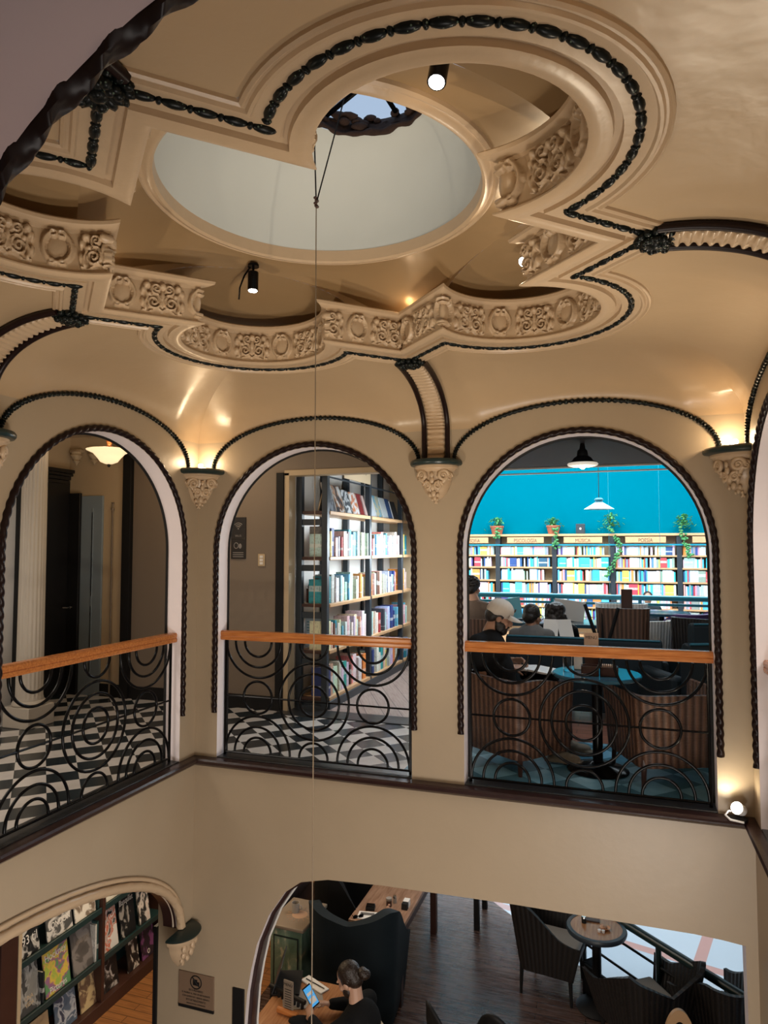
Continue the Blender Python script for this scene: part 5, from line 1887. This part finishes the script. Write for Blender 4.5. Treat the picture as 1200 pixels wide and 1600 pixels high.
# ------------------------------------------------------------------ lower floor: arch mouldings, sign
P = []
for i in range(241):
    a = pi * i / 240
    P.append((.0, -(.145 + 1.805 * (1 - cos(a))), -1.19 + .745 * sin(a)))
o = MB().tube([(.004, y, z) for x, y, z in P], .030, 12, twist=48, lobes=5, lob=.09).build('trim_30', 'plaster', smooth=60)
struct(o, 'cream rope moulding round the lower left arch')
MB().loft([[(x - .03, Y0 + (y - Y0) * .993, z - .006), (x - TH - .01, Y0 + (y - Y0) * .993, z - .006)] for x, y, z in P], False).build('dark_lining', 'ledge', o)
for dx, r, mm, nm in ((-.055, .016, 'lowwall', 'inner_roll'), (-.10, .014, 'ledge', 'dark_roll')):
    MB().tube([(dx, y, z - .0) for x, y, z in P], r, 8).build(nm, mm, o, smooth=60)
MB().tube([(.012, -(.145 + 1.805 * (1 - cos(pi * i / 120))), -1.19 + .03 + .775 * sin(pi * i / 120)) for i in range(121)], .014, 8).build('outer_roll', 'plaster', o, smooth=60)
t = thing('corbel', 'worn cream corbel under the lower left arch beside the restaurant notice', 'corbel', (-.001, -.165, -1.21), pi / 2)
lt = lambda p, nm, mm, n=14, sm=40: MB().lathe(p, (0, 0, 0), n, pi * .5 + pi / 2 + .002, pi * 1.5 + pi / 2 - .002).build(nm, mm, t, smooth=sm)
lt([(0, .016), (.150, .016), (.160, .008), (.152, -.004), (0, -.006)], 'abacus', 'verdigris', 18)
lt([(.14, -.005), (.138, -.03), (.115, -.055), (.105, -.10), (.075, -.16), (.03, -.215), (.012, -.235), (0, -.24)], 'body', 'plaster', 12, 60)
m = MB()
for sg in (-1, 1):
    for z, rr, s_ in ((-.07, .115, .025), (-.12, .10, .022), (-.17, .07, .018)):
        a = pi * 1.5 + sg * .6
        m.ell((rr * cos(a), rr * sin(a), z), (s_, s_ * .7, s_ * 1.2), 8, 6)
for z, rr, s_ in ((-.065, .12, .022), (-.115, .108, .024), (-.165, .078, .022), (-.21, .04, .018)): m.ell((0, -rr, z), (s_, s_ * .6, s_ * 1.2), 8, 6)
m.build('leaves', 'plaster', t, smooth=60)
# black strips and jamb of the lower opening
struct(MB().b2((-.325, -.02, FL), (-.295, TH + .01, -1.30)).build('trim_31', 'matblack'), 'black strip at the end of the lower pillar')
m = MB()
P2 = [p for p in lowback[:12]]
m.loft([[(x - .002, TH * .35, z), (x + .030, TH * .35, z), (x + .030, TH, z), (x - .002, TH, z)] for x, z in P2])
struct(m.build('trim_32', 'ledge', smooth=40), 'dark brown lining of the lower arch')
m = MB().tube([(x + .034, TH + .004, z) for x, z in P2], .008, 6)
struct(m.build('trim_33', 'white', smooth=40), 'thin white edge of the lower arch')
struct(MB().b2((.355, -.012, FL), (.45, .004, -1.62)).build('trim_34', 'matblack', bev=.003), 'black panel beside the lower arch')
t = thing('restaurant_notice', 'tan plaque with a prohibition symbol on the lower pillar', 'sign', (.05, -.007, -1.71))
M['plaque'] = mat('tan_plaque', (.20, .13, .085), .35)
MB().box((0, 0, 0), (.30, .012, .255)).build('panel', 'plaque', t, bev=.002)
MB().box((0, -.001, -.118), (.30, .014, .022)).build('dark_band', 'matblack', t)
m = MB().tube([(.046 * cos(a), -.008, .068 + .046 * sin(a)) for a in np.linspace(0, 2 * pi, 36)], .004, 6)
m.tube([(-.032, -.008, .100), (.032, -.008, .036)], .004, 6).box((-.008, -.007, .066), (.036, .003, .042)).box((.018, -.007, .058), (.02, .003, .028))
m.build('prohibition_symbol', 'matblack', t)
for k, (tx, s_) in enumerate((('ESTÁ PROHIBIDO', .020), ('EL INGRESO AL ÁREA DE RESTAURANTE', .017), ('CON ALIMENTOS Y BEBIDAS AJENAS A', .017), ('ESTE ESTABLECIMIENTO', .020), ('AGRADECEMOS SU COMPRENSIÓN', .013))):
    text(t, tx, (0, -.0066, .006 - .024 * k), (pi / 2, 0, 0), s_, 'matblack', sx=.78)

# ------------------------------------------------------------------ magazine shelves seen through the lower left arch
SXF = -1.60
sh = thing('magazine_shelf', 'dark green magazine shelves with red-brown posts behind the lower left arch', 'shelf', (SXF, .9, FL))
sl = Vector(sh.location)


def spart(m, name, mm, **k):
    m.v = [tuple(Vector(p) - sl) for p in m.v]
    return m.build(name, mm, sh, **k)


YA, YB = -.02, 1.86
SZ = [-2.30, -1.83, -1.36]
for z in SZ:
    spart(MB().b2((SXF - .30, YA, z - .035), (SXF, YB, z)).b2((SXF - .012, YA, z - .035), (SXF + .004, YB, z + .018)), 'shelf', 'greenshelf', bev=.003)
spart(MB().b2((SXF - .30, YA, FL), (SXF + .02, YB, -2.68)), 'base', 'brownwood', bev=.004)
spart(MB().b2((SXF - .33, YA, FL), (SXF - .30, YB, -.9)), 'back_panel', 'greenshelf')
for y in (.93,): spart(MB().b2((SXF - .28, y - .02, -2.68), (SXF + .012, y + .02, -.9)), 'divider', 'brownwood', bev=.003)
spart(MB().b2((SXF - .30, YB, FL), (SXF + .01, YB + .04, -.9)), 'end_panel', 'brownwood', bev=.003)
spart(MB().b2((SXF - .30, YA - .035, FL), (SXF + .01, YA, -.9)), 'cream_stile', 'cream', bev=.003)
spart(MB().b2((SXF - .30, YA - .20, FL), (SXF + .005, YA - .035, -.9)), 'side_panel', 'brownwood', bev=.003)
spart(MB().b2((SXF - .28, YA - .42, FL), (SXF - .01, YA - .2, -.9)), 'dark_side', 'matblack')
W_, K_ = (.72, .70, .66), (.012, .012, .013)
MG = [  # row, y, width, height, colours, label, text lines (text, size, z, colour)
    (1, .015, .20, .30, [K_, K_, K_, (.03, .03, .03), (.5, .48, .45)], 'black cover with white 93 lettering on the upper row', [("'93 til", .10, .13, 'white')]),
    (1, .30, .29, .30, [(.45, .44, .43), (.60, .58, .56), (.08, .08, .08)], 'pale grey cover with dark figures on the upper row', [('LIFE', .09, .20, 'paper'), ('LONDON', .07, .11, 'paper')]),
    (1, .62, .26, .30, [(.50, .44, .36), (.20, .15, .11), (.70, .66, .60)], 'cream and brown patterned cover on the upper row', []),
    (0, .985, .22, .36, [K_, K_, (.5, .48, .46), (.55, .12, .05), (.7, .68, .66)], 'black, white and red scribbled cover past the post', []),
    (0, 1.255, .21, .40, [K_, K_, K_, (.02, .02, .02), (.35, .33, .31)], 'tall black cover with white name lettering past the post', [('Basquiat', .075, .33, 'white')]),
    (0, 1.52, .17, .36, [(.65, .12, .03), (.75, .70, .66), (.03, .03, .03)], 'orange and white cover at the far end of the lower row', []),
    (0, .02, .22, .42, [(.12, .12, .115), (.22, .22, .21), (.32, .32, .31), (.06, .06, .06)], 'grey photographic cover at the near end of the lower row', [('UNA', .05, .12, 'cream'), ('VIDA', .05, .07, 'cream')]),
    (0, .30, .28, .36, [(.10, .30, .10), (.35, .45, .08), (.65, .45, .08), (.30, .12, .25), (.12, .28, .12)], 'bright green and yellow landscape cover on the lower row', [('Hockney', .085, .31, 'white'), ('Pictures', .075, .04, 'white')]),
    (0, .62, .27, .38, [(.06, .055, .05), (.10, .09, .085), (.22, .20, .19)], 'wide dark grey cover on the lower row', [('LEGION', .055, .26, 'taupe')]),
    (-1, .16, .20, .26, [(.14, .08, .05), (.40, .28, .16)], 'brown cover at the near end of the bottom row', []),
    (-1, .43, .24, .30, [(.02, .03, .05), (.10, .14, .20), (.45, .48, .52), (.05, .06, .10)], 'dark blue cover with a white gleam on the bottom row', []),
    (-1, .72, .20, .30, [(.10, .06, .04), (.18, .11, .07), (.55, .42, .22)], 'brown and yellow cover on the bottom row', []),
    (-1, 1.00, .22, .28, [(.02, .016, .014), K_, K_, (.06, .05, .045), (.45, .42, .40)], 'black cover with a pale hand on the bottom row', []),
    (-1, 1.36, .17, .30, [K_, K_, (.02, .02, .02), (.05, .035, .03), (.60, .55, .48)], 'black and white cover past the post on the bottom row', []),
    (-1, 1.58, .20, .30, [(.18, .05, .17), (.22, .07, .20), (.03, .02, .03)], 'plum cover with a white dot at the end of the bottom row', [('o', .10, .06, 'white')]),
    (2, .30, .24, .30, [(.3, .28, .26), (.1, .1, .1)], 'grey cover on the topmost row of the magazine shelves', []),
    (1, 1.02, .34, .22, [(.70, .68, .62), (.6, .58, .52)], 'white box cover on the upper row past the post', []),
]
RZ = {2: -1.36, 1: -1.83, 0: -2.30, -1: -2.68}
for i, (r, y, w, h, cs, lb, tx) in enumerate(MG):
    cm = m_cover('magazine_cover_%d' % i, cs, 2.4, .16, i + 3)
    t = thing('magazine', 'magazine with %s' % lb, 'magazine', (SXF - .045, y + w / 2, RZ[r] + .003), 0, 'magazines on the green shelves')
    R = Matrix.Rotation(-.16, 3, 'Y')
    MB().box(R @ Vector((0, 0, h / 2)), (.012, w, h), R=R).build('cover', cm, t, bev=.001)
    for s_, sz, z, mm in tx:
        o = text(t, s_, R @ Vector((.0068, 0, z)), (0, 0, 0), sz, mm, sx=.8)
        o.rotation_euler = (R @ Matrix(((0, 0, 1), (1, 0, 0), (0, 1, 0)))).to_euler()
for i, (y, r, h, lb) in enumerate(((.255, 0, .26, 'dark thin book standing sideways beside the green landscape cover'), (.90, 0, .36, 'green thin book standing sideways beside the post'), (.875, 0, .34, 'white thin book standing sideways beside the post'), (.90, 1, .3, 'dark green thin book on the upper row beside the post'))):
    book(SXF - .03, y, RZ[r] + .002, .2, .022, h, ((.02, .025, .025), (.03, .08, .08), (.6, .6, .58), (.02, .06, .06))[i], lb, 'books on the magazine shelves')

# ------------------------------------------------------------------ furniture of the lower cafe
t = thing('painted_cabinet', 'small cabinet painted with a green landscape and a sun on its top', 'cabinet', (.075, 1.66, FL), -.04)
MB().b2((-.19, -.26, .815), (.19, .26, .85)).build('top', 'taupe', t, bev=.01)
MB().b2((-.165, -.235, .03), (.165, .235, .815)).build('body', 'landscape', t, bev=.004)
m = MB()
for a, b in (((-.13, -.245, .10), (-.12, -.235, .74)), ((.12, -.245, .10), (.13, -.235, .74)), ((-.13, -.245, .74), (.13, -.235, .75)), ((-.13, -.245, .10), (.13, -.235, .11))): m.b2(a, b)
dd = MB().b2((-.118, -.243, .112), (.118, -.235, .738)).build('door', 'landscape', t)
m.build('door_frame', 'verdigris', dd)
m = MB().lathe([(0, 0), (.075, 0), (.07, .002), (0, .002)], (.03, -.02, .8505), 24)
for k in range(16):
    a = k * pi / 8
    m.tube([(.03 + .085 * cos(a), -.02 + .085 * sin(a), .8515), (.03 + .13 * cos(a), -.02 + .13 * sin(a), .8515)], .003, 5)
M['sun'] = mat('faded_sun_paint', (.36, .22, .14), .6)
m.build('painted_sun', 'sun', t)
t = thing('mug', 'pale mug standing on the painted cabinet', 'mug', (.045, 1.665, -1.948))
MB().lathe([(0, 0), (.036, 0), (.040, .09), (.036, .09), (.032, .01), (0, .01)], n=24).build('cup', 'cushion', t, smooth=50)
MB().tube([(.038, 0, .07), (.06, 0, .065), (.063, 0, .04), (.038, 0, .025)], .006, 8).build('handle', 'cushion', t, smooth=60)
tub('wing_armchair', 'dark teal wing armchair seen from behind on the lower floor', 'armchair', (.66, 1.75, FL), .10, .76, .70, .06, .60, .98, .42, 'tealdark', flare=.05, peak=.13, rad=.22, cush='teal', th=.085, legm='matblack')
tub('wing_armchair', 'black armchair behind the painted cabinet at the table', 'armchair', (.30, 2.42, FL), -1.45, .66, .62, .06, .62, 1.08, .42, 'blackcloth', flare=.03, peak=.06, rad=.22, cush='blackcloth', th=.08, legm='matblack')
t = thing('long_table', 'long pale wooden table with dark edge on the lower floor', 'table', (.80, 2.62, FL))
MB().b2((-.30, -.72, .705), (.245, .72, .745)).build('tabletop', 'tableplank', t, bev=.004)
MB().b2((-.29, -.71, .62), (.235, .71, .705)).build('apron', 'brownwood', t)
for x in (-.25, .20):
    for y in (-.66, .66): MB().b2((x - .035, y - .035, 0), (x + .035, y + .035, .705)).build('leg', 'brownwood', t, bev=.003)
TZ = FL + .746
def small(name, label, cat, x, y, fn, rz=0, grp=None):
    t = thing(name, label, cat, (x, y, TZ), rz, grp)
    fn(t)
    return t


small('black_box', 'small black box on the long wooden table', 'box', .645, 2.14, lambda t: (MB().b2((-.045, -.035, 0), (.045, .035, .035)).build('body', 'matblack', t, bev=.003), MB().b2((-.042, -.032, .035), (.042, .032, .045)).build('lid', 'black', t, bev=.003)), .2)
small('condiment_jar', 'dark jar with pale lid at the middle of the long table', 'jar', .80, 2.26, lambda t: (MB().lathe([(0, 0), (.028, 0), (.028, .06), (0, .06)], n=16).build('jar', 'brownwood', t), MB().lathe([(0, .06), (.03, .06), (.03, .08), (0, .08)], n=16).build('lid', 'cushion', t)))
small('salt_shaker', 'glass shaker with pale lid beside the dark jar on the long table', 'shaker', .835, 2.34, lambda t: (MB().lathe([(0, 0), (.02, 0), (.018, .05), (0, .05)], n=14).build('glass', 'cushion', t), MB().lathe([(0, .05), (.02, .05), (.016, .07), (0, .07)], n=14).build('lid', 'chrome', t)))
small('napkin_dispenser', 'white and black napkin box near the right edge of the long table', 'box', .97, 2.28, lambda t: (MB().b2((-.03, -.05, 0), (.03, .0, .06)).build('dark_end', 'matblack', t, bev=.003), MB().b2((-.03, 0, 0), (.03, .07, .065)).build('white_end', 'white', t, bev=.003)))
small('folded_paper', 'printed paper sheet on the long wooden table by the armchair', 'paper', .66, 2.02, lambda t: (MB().b2((-.10, -.07, 0), (.10, .07, .002)).build('sheet', 'paper', t), MB().b2((-.08, .0, .002), (.06, .05, .0025)).build('print', 'greycloth', t)), .15)
small('dark_glasses', 'pair of dark glasses lying on the near corner of the long table', 'glasses', .585, 1.95, lambda t: (MB().ell((-.028, 0, .012), (.026, .008, .02), 12, 8).ell((.028, 0, .012), (.026, .008, .02), 12, 8).tube([(-.01, 0, .018), (.01, 0, .018)], .003, 6).tube([(-.052, 0, .02), (-.05, .06, .01)], .003, 6).tube([(.052, 0, .02), (.05, .06, .01)], .003, 6).build('frame', 'black', t)), .6)
small('pink_figurine', 'small pink object on the long table in front of the jar', 'object', .815, 2.18, lambda t: MB().ell((0, 0, .02), (.02, .016, .022)).ell((.01, .01, .045), .012).build('body', 'skin2', t, smooth=60))
# brown bench behind the cabinet
t = thing('bench', 'dark red-brown bench behind the painted cabinet', 'bench', (-.20, 2.55, FL))
MB().b2((-.25, -.5, .38), (.25, .5, .45)).build('seat', 'brownwood', t, bev=.01)
MB().b2((-.30, -.5, .45), (-.22, .5, .95)).build('backrest', 'brownwood', t, bev=.01)
for x in (-.2, .2):
    for y in (-.42, .42): MB().b2((x - .03, y - .03, 0), (x + .03, y + .03, .38)).build('leg', 'brownwood', t)

# desk with the phone man
DZ = -2.05
t = thing('desk', 'wooden cafe table where the man with the phone sits', 'table', (.66, .62, FL))
MB().b2((-.31, -.33, .71), (.31, .30, .748)).build('tabletop', 'tabletop', t, bev=.004)
for x in (-.26, .26):
    for y in (-.27, .25): MB().b2((x - .025, y - .025, 0), (x + .025, y + .025, .71)).build('leg', 'matblack', t)
TZ = FL + .749
small('placemat', 'grey placemat on the table before the man with the phone', 'placemat', .60, .66, lambda t: MB().b2((-.16, -.12, 0), (.16, .12, .003)).build('mat', 'cushion', t), .5)
small('napkins', 'white folded napkins with cutlery behind the grey placemat', 'napkin', .62, .85, lambda t: (MB().b2((-.13, -.045, 0), (.13, .045, .012)).build('napkin', 'paper', t, bev=.004), MB().tube([(-.1, -.01, .016), (.11, .01, .016)], .005, 6).build('cutlery', 'chrome', t)), -.45)
def f_menu(t):
    MB().box((0, 0, .13), (.088, .012, .25)).build('board', 'taupe', t, bev=.002)
    text(t, 'MENÚ', (0, -.0066, .225), (pi / 2, 0, 0), .03, 'matblack')
    m = MB()
    for k in range(9): m.box((0, -.0066, .19 - .018 * k), (.06, .001, .005))
    m.build('print_lines', 'matblack', t)
    MB().tube([(-.09, -.01, .022), (.09, -.01, .022)], .024, 14).build('bamboo_base', 'rail_wood', t, smooth=40)
small('menu_stand', 'menu card on a bamboo base on the table of the man with the phone', 'menu', .575, .455, f_menu, -.15)
def f_lap(t):
    MB().b2((-.16, -.11, 0), (.16, .11, .016)).build('keyboard_base', 'matblack', t, bev=.004)
    R = Matrix.Rotation(.35, 3, 'X')
    MB().box(Vector((0, .11, .01)) + R @ Vector((0, 0, .11)), (.32, .008, .22), R=R).build('screen_lid', 'steel', t, bev=.003)
small('laptop', 'black laptop with open lid at the left of the phone man', 'laptop', .40, .80, f_lap, 1.9)
small('black_pouch', "black pouch lying below the phone man's hands", 'pouch', .70, .40, lambda t: MB().ell((0, 0, .02), (.09, .05, .022), 16, 10).build('pouch', 'blackcloth', t, smooth=60), .4)
t = thing('ribbed_chair', 'black ribbed chair with pale seat at the left edge of the lower arch', 'chair', (.42, .38, FL), -.3)
m = MB()
for k in range(9): m.tube([(-.17 + .042 * k, .20, .40), (-.17 + .042 * k, .235, .80)], .013, 8)
m.tube([(-.19, .237, .80), (.19, .237, .80)], .018, 8)
m.build('backrest', 'matblack', t, smooth=60)
MB().b2((-.19, -.19, .40), (.19, .2, .43)).build('seat', 'matblack', t, bev=.006)
MB().b2((-.17, -.17, .43), (.17, .18, .47)).build('cushion', 'cushion', t, bev=.015)
for sx in (-1, 1):
    for sy in (-1, 1): MB().cyl((sx * .16, sy * .16, .41), (sx * .17, sy * .18, 0), .016, .012).build('leg', 'matblack', t)

J = dict(base=FL, pelvis=(1.26, .34, -2.28), chest=(1.22, .37, -1.98), neck=(1.16, .40, -1.80), head=(1.085, .44, -1.675), shL=(1.14, .22, -1.87), shR=(1.20, .56, -1.87), elL=(.97, .24, -2.00), elR=(1.02, .66, -2.00), wrL=(.805, .38, -1.985), wrR=(.88, .565, -1.975), hdL=(-.06, .07, .045), hdR=(-.09, -.035, .02), hnL=(-.7, -.2, .6), hnR=(-.2, .3, 1),
         hpL=(1.20, .24, -2.28), hpR=(1.20, .44, -2.28), knL=(.84, .30, -2.27), knR=(.84, .52, -2.27), anL=(.86, .30, -2.72), anR=(.86, .52, -2.72))
tp, hc, RH, B = person('man with hair tied back in black sweater looking at his phone', J, 'skin2', 'hairb', 'blackcloth', 'denim', 'matblack', hair='bun', sleeve='long', facing=(-.95, .25, 0), look=(-.84, .12, -.55), vox=.006, curl=.45)
m = MB()
for p, r in (((0, .050, -.088), (.040, .036, .038)), ((.045, .028, -.068), (.022, .040, .042)), ((-.045, .028, -.068), (.022, .040, .042)), ((0, .086, -.052), (.024, .011, .008))): m.ell(hc + RH @ Vector(p), r, 14, 10, RH)
fuse(m.build('beard', 'hairb', tp, smooth=0), .006, 2)
M['watch'] = mat('silver_watch', (.5, .5, .5), .3, metal=.8)
wl_ = Vector(J['wrL']) - B
dv = (Vector(J['wrL']) - Vector(J['elL'])).normalized()
MB().cyl(wl_ - dv * .03, wl_ - dv * .005, .033, .033, 18).build('wristwatch', 'watch', tp, smooth=40)
t = thing('phone', 'smartphone with a lit blue screen held by the man', 'phone', (.757, .472, -1.885), 0)
R = frame_((-.62, .10, .78), (.60, -.50, .62))
M['phonescreen'] = mat('lit_phone_screen', (.06, .30, .62), .1, emit=.7)
MB().box((0, 0, 0), (.075, .155, .009), R=R).build('body', 'black', t, bev=.004)
MB().box(R @ Vector((0, 0, .005)), (.066, .135, .0015), R=R).build('screen', 'phonescreen', t)
MB().box(R @ Vector((0, .02, .006)), (.05, .02, .0012), R=R).box(R @ Vector((0, -.03, .006)), (.05, .04, .0012), R=R).build('screen_panels', 'paper', t)
tub('wooden_chair', "dark chair under the man with the phone", 'chair', (1.30, .32, FL), pi / 2 + .1, .46, .46, .30, .62, .76, .42, 'wickerdark', flare=.02, rad=.08)
t = thing('shell_chair', 'cream curved chair back beside the man with the phone, at the frame bottom', 'chair', (1.50, .62, FL), -.8)
def shell_chair(t, mm):
    rows = []
    for i in range(13):
        f = i / 12
        rows.append([((-.21 + .42 * j / 10) * (1 - .35 * max(0, f - .6) / .4), -.20 - .05 * f + .07 * (abs(j - 5) / 5) ** 2, .42 + .44 * f - .10 * (abs(j - 5) / 5) ** 2 * f) for j in range(11)])
    o = MB().loft(rows, False).build('backrest', mm, t, smooth=60)
    s_ = o.modifiers.new('Solidify', 'SOLIDIFY')
    s_.thickness = .02
    MB().b2((-.21, -.20, .41), (.21, .21, .44)).build('seat', mm, t, bev=.02)
    for sx in (-1, 1):
        for sy in (-1, 1): MB().cyl((sx * .16, sy * .16, .41), (sx * .20, sy * .20, 0), .014).build('leg', 'matblack', t)
shell_chair(t, 'cream')
t = thing('shell_chair', 'dark curved chair back right of the cream one, at the frame bottom', 'chair', (1.80, .92, FL), -.9)
shell_chair(t, 'matblack')
t = thing('shell_chair', 'dark chair tip rising at the bottom edge under the middle pillar', 'chair', (2.18, 1.02, FL), -.3)
shell_chair(t, 'matblack')

# round table and wicker chairs by the railing
t = thing('bistro_table', 'round wooden bistro table with dark rim by the lower railing', 'table', (2.80, 2.52, FL))
MB().lathe([(0, .735), (.24, .735), (.24, .751), (0, .751)], n=48).build('tabletop', 'tabletop', t, smooth=30)
MB().lathe([(.238, .700), (.275, .712), (.282, .735), (.272, .754), (.238, .755), (.238, .70)], n=48).build('rim', 'steel', t, smooth=50)
MB().lathe([(0, .03), (.042, .04), (.042, .72), (0, .735)], n=20).build('column', 'matblack', t)
MB().lathe([(0, 0), (.19, 0), (.20, .015), (.17, .04), (.05, .06), (0, .06)], n=36).build('foot', 'matblack', t, smooth=40)
TZ = FL + .752
small('candle_dish', 'amber glass candle dish on the bistro table', 'candle', 2.88, 2.50, lambda t: (MB().lathe([(0, 0), (.03, 0), (.05, .02), (.046, .022), (.0, .008)], n=20).build('dish', 'copper', t, smooth=50), MB().lathe([(0, .01), (.022, .01), (.02, .035), (0, .035)], n=16).build('candle', 'sun', t)))
small('sugar_jar', 'dark jar with metal lid on the left of the bistro table', 'jar', 2.685, 2.56, lambda t: (MB().lathe([(0, 0), (.022, 0), (.022, .045), (0, .045)], n=14).build('jar', 'matblack', t), MB().lathe([(0, .045), (.024, .045), (.02, .06), (0, .06)], n=14).build('lid', 'chrome', t)))
small('dark_tray', 'dark oblong tray beside the jar on the bistro table', 'tray', 2.76, 2.62, lambda t: MB().b2((-.07, -.03, 0), (.07, .03, .012)).build('tray', 'brownwood', t, bev=.003))
for i, x in enumerate((2.83, 2.865)): small('creamer', 'white creamer cup on the bistro table, %s' % ('nearer the jar' if i == 0 else 'nearer the candle'), 'cup', x, 2.435, lambda t: MB().lathe([(0, 0), (.012, 0), (.016, .022), (0, .022)], n=12).build('cup', 'paper', t), 0, 'creamers on the bistro table')
KW = dict(peak=.24, flare=.10, rad=.10, legm='matblack', th=.03)
tub('wicker_armchair', 'black wicker armchair left of the bistro table, seen from its side', 'armchair', (2.36, 2.74, FL), -pi / 2 - .15, .56, .54, .24, .60, .74, .43, 'wickerdark', 'black wicker armchairs on the lower floor', **KW)
tub('wicker_armchair', 'black wicker armchair with pointed corners before the lower railing', 'armchair', (3.22, 2.03, FL), .62, .60, .54, .24, .60, .64, .43, 'wickerdark', 'black wicker armchairs on the lower floor', **KW)
tub('wicker_armchair', 'black wicker armchair at the bottom right corner', 'armchair', (3.86, 2.06, FL), .64, .50, .52, .24, .58, .80, .43, 'wickerdark', 'black wicker armchairs on the lower floor', peak=.03, flare=.08, rad=.14, legm='matblack', th=.03)
t = thing('bentwood_chair', 'tan bentwood chair back rising at the bottom edge before the pointed chair', 'chair', (3.44, 1.28, FL), .25)
P = [(.13 * cos(a), .0, .45 + .42 * sin(a) ** .8) for a in np.linspace(0.02, pi - .02, 30)]
m = MB()
m.loft([[(x * k, dy, .45 + (z - .45) * k2) for x, y, z in P] for k, k2, dy in ((1, 1, .0), (1, 1, .03), (.62, .80, .03), (.62, .80, 0))], False, True)
m.build('backrest', 'copperwood' if 'copperwood' in M else 'shelfwood', t, smooth=50)
MB().lathe([(0, .42), (.19, .42), (.20, .44), (.18, .46), (0, .46)], (0, .19, 0), 24).build('seat', 'shelfwood', t)
for sx in (-1, 1):
    for y in (.03, .34): MB().cyl((sx * .12, y, .43), (sx * .16, y, 0), .014).build('leg', 'shelfwood', t)
# dark table at the lintel
t = thing('side_table', 'dark table just under the lintel beyond the bistro chairs', 'table', (1.95, 3.75, FL))
MB().b2((-.55, -.3, .70), (.45, .3, .74)).build('tabletop', 'brownwood', t)
for x in (-.5, .4):
    for y in (-.25, .25): MB().b2((x - .03, y - .03, 0), (x + .03, y + .03, .70)).build('leg', 'matblack', t)
# lower railing with rack
a, b = Vector(RL0 + (0,)), Vector(RL1 + (0,))
dv = (b - a).normalized()
nv = Vector((-dv.y, dv.x, 0))
if nv.x > 0: nv = -nv
c0 = a + nv * .04
t = thing('lower_railing', 'dark green pipe railing running diagonally along the lower floor edge', 'railing', (c0.x, c0.y, FL))
Lr = (b - a).length
MB().tube([dv * .0 + Vector((0, 0, .75)), dv * (Lr - .1) + Vector((0, 0, .75))], .038, 12).build('top_rail', 'verdigris', t, smooth=60)
for z in (.30, .55): MB().tube([Vector((0, 0, z)), dv * (Lr - .1) + Vector((0, 0, z))], .012, 8).build('lower_rail', 'matblack', t, smooth=60)
for q in (.25, 1.35, 2.10, 3.05, 4.1): MB().tube([dv * q, dv * q + Vector((0, 0, .75))], .026, 10).build('post', 'verdigris', t, smooth=60)
rk = thing('magazine_rack', 'low black rack of papers along the foot of the lower railing', 'rack', tuple(c0 + nv * .16 + dv * 1.1 + Vector((0, 0, FL))), atan2(dv.y, dv.x))
MB().b2((-.1, -.10, .0), (1.7, .10, .03)).b2((-.1, .08, 0), (1.7, .10, .30)).b2((-.1, -.10, 0), (1.7, -.085, .16)).build('tray', 'matblack', rk)
for q in (-.1, .35, .8, 1.25, 1.69): MB().b2((q - .008, -.10, 0), (q + .008, .10, .32)).build('divider', 'black', rk)
for i, (q, c, lb) in enumerate(((.15, (.03, .10, .22), 'dark blue paper'), (.58, (.30, .20, .12), 'tan paper'), (1.02, (.10, .20, .30), 'slate blue paper'), (1.46, (.45, .08, .07), 'red paper'))):
    p = rk.location + Matrix.Rotation(rk.rotation_euler[2], 3, 'Z') @ Vector((q, 0, .035))
    t = thing('leaflet_stack', '%s stack in the low black rack under the lower railing' % lb, 'leaflets', tuple(p), rk.rotation_euler[2], 'leaflets in the low rack')
    R = Matrix.Rotation(-.5, 3, 'X')
    o = MB().box(R @ Vector((0, 0, .10)), (.30, .03, .22), R=R).build('stack', mat('leaflet_%d' % i, c, .4), t, bev=.003)
t = thing('leather_pouf', 'brown leather pouf on the pale tiles at the right edge', 'pouf', (4.72, 5.0, -3.4))
MB().lathe([(0, 0), (.20, 0), (.22, .05), (.22, .58), (.18, .66), (0, .68)], n=28).build('body', 'tabletop', t, smooth=50)
MB().lathe([(.222, .28), (.228, .29), (.222, .30)], n=28).build('seam', 'brownwood', t)
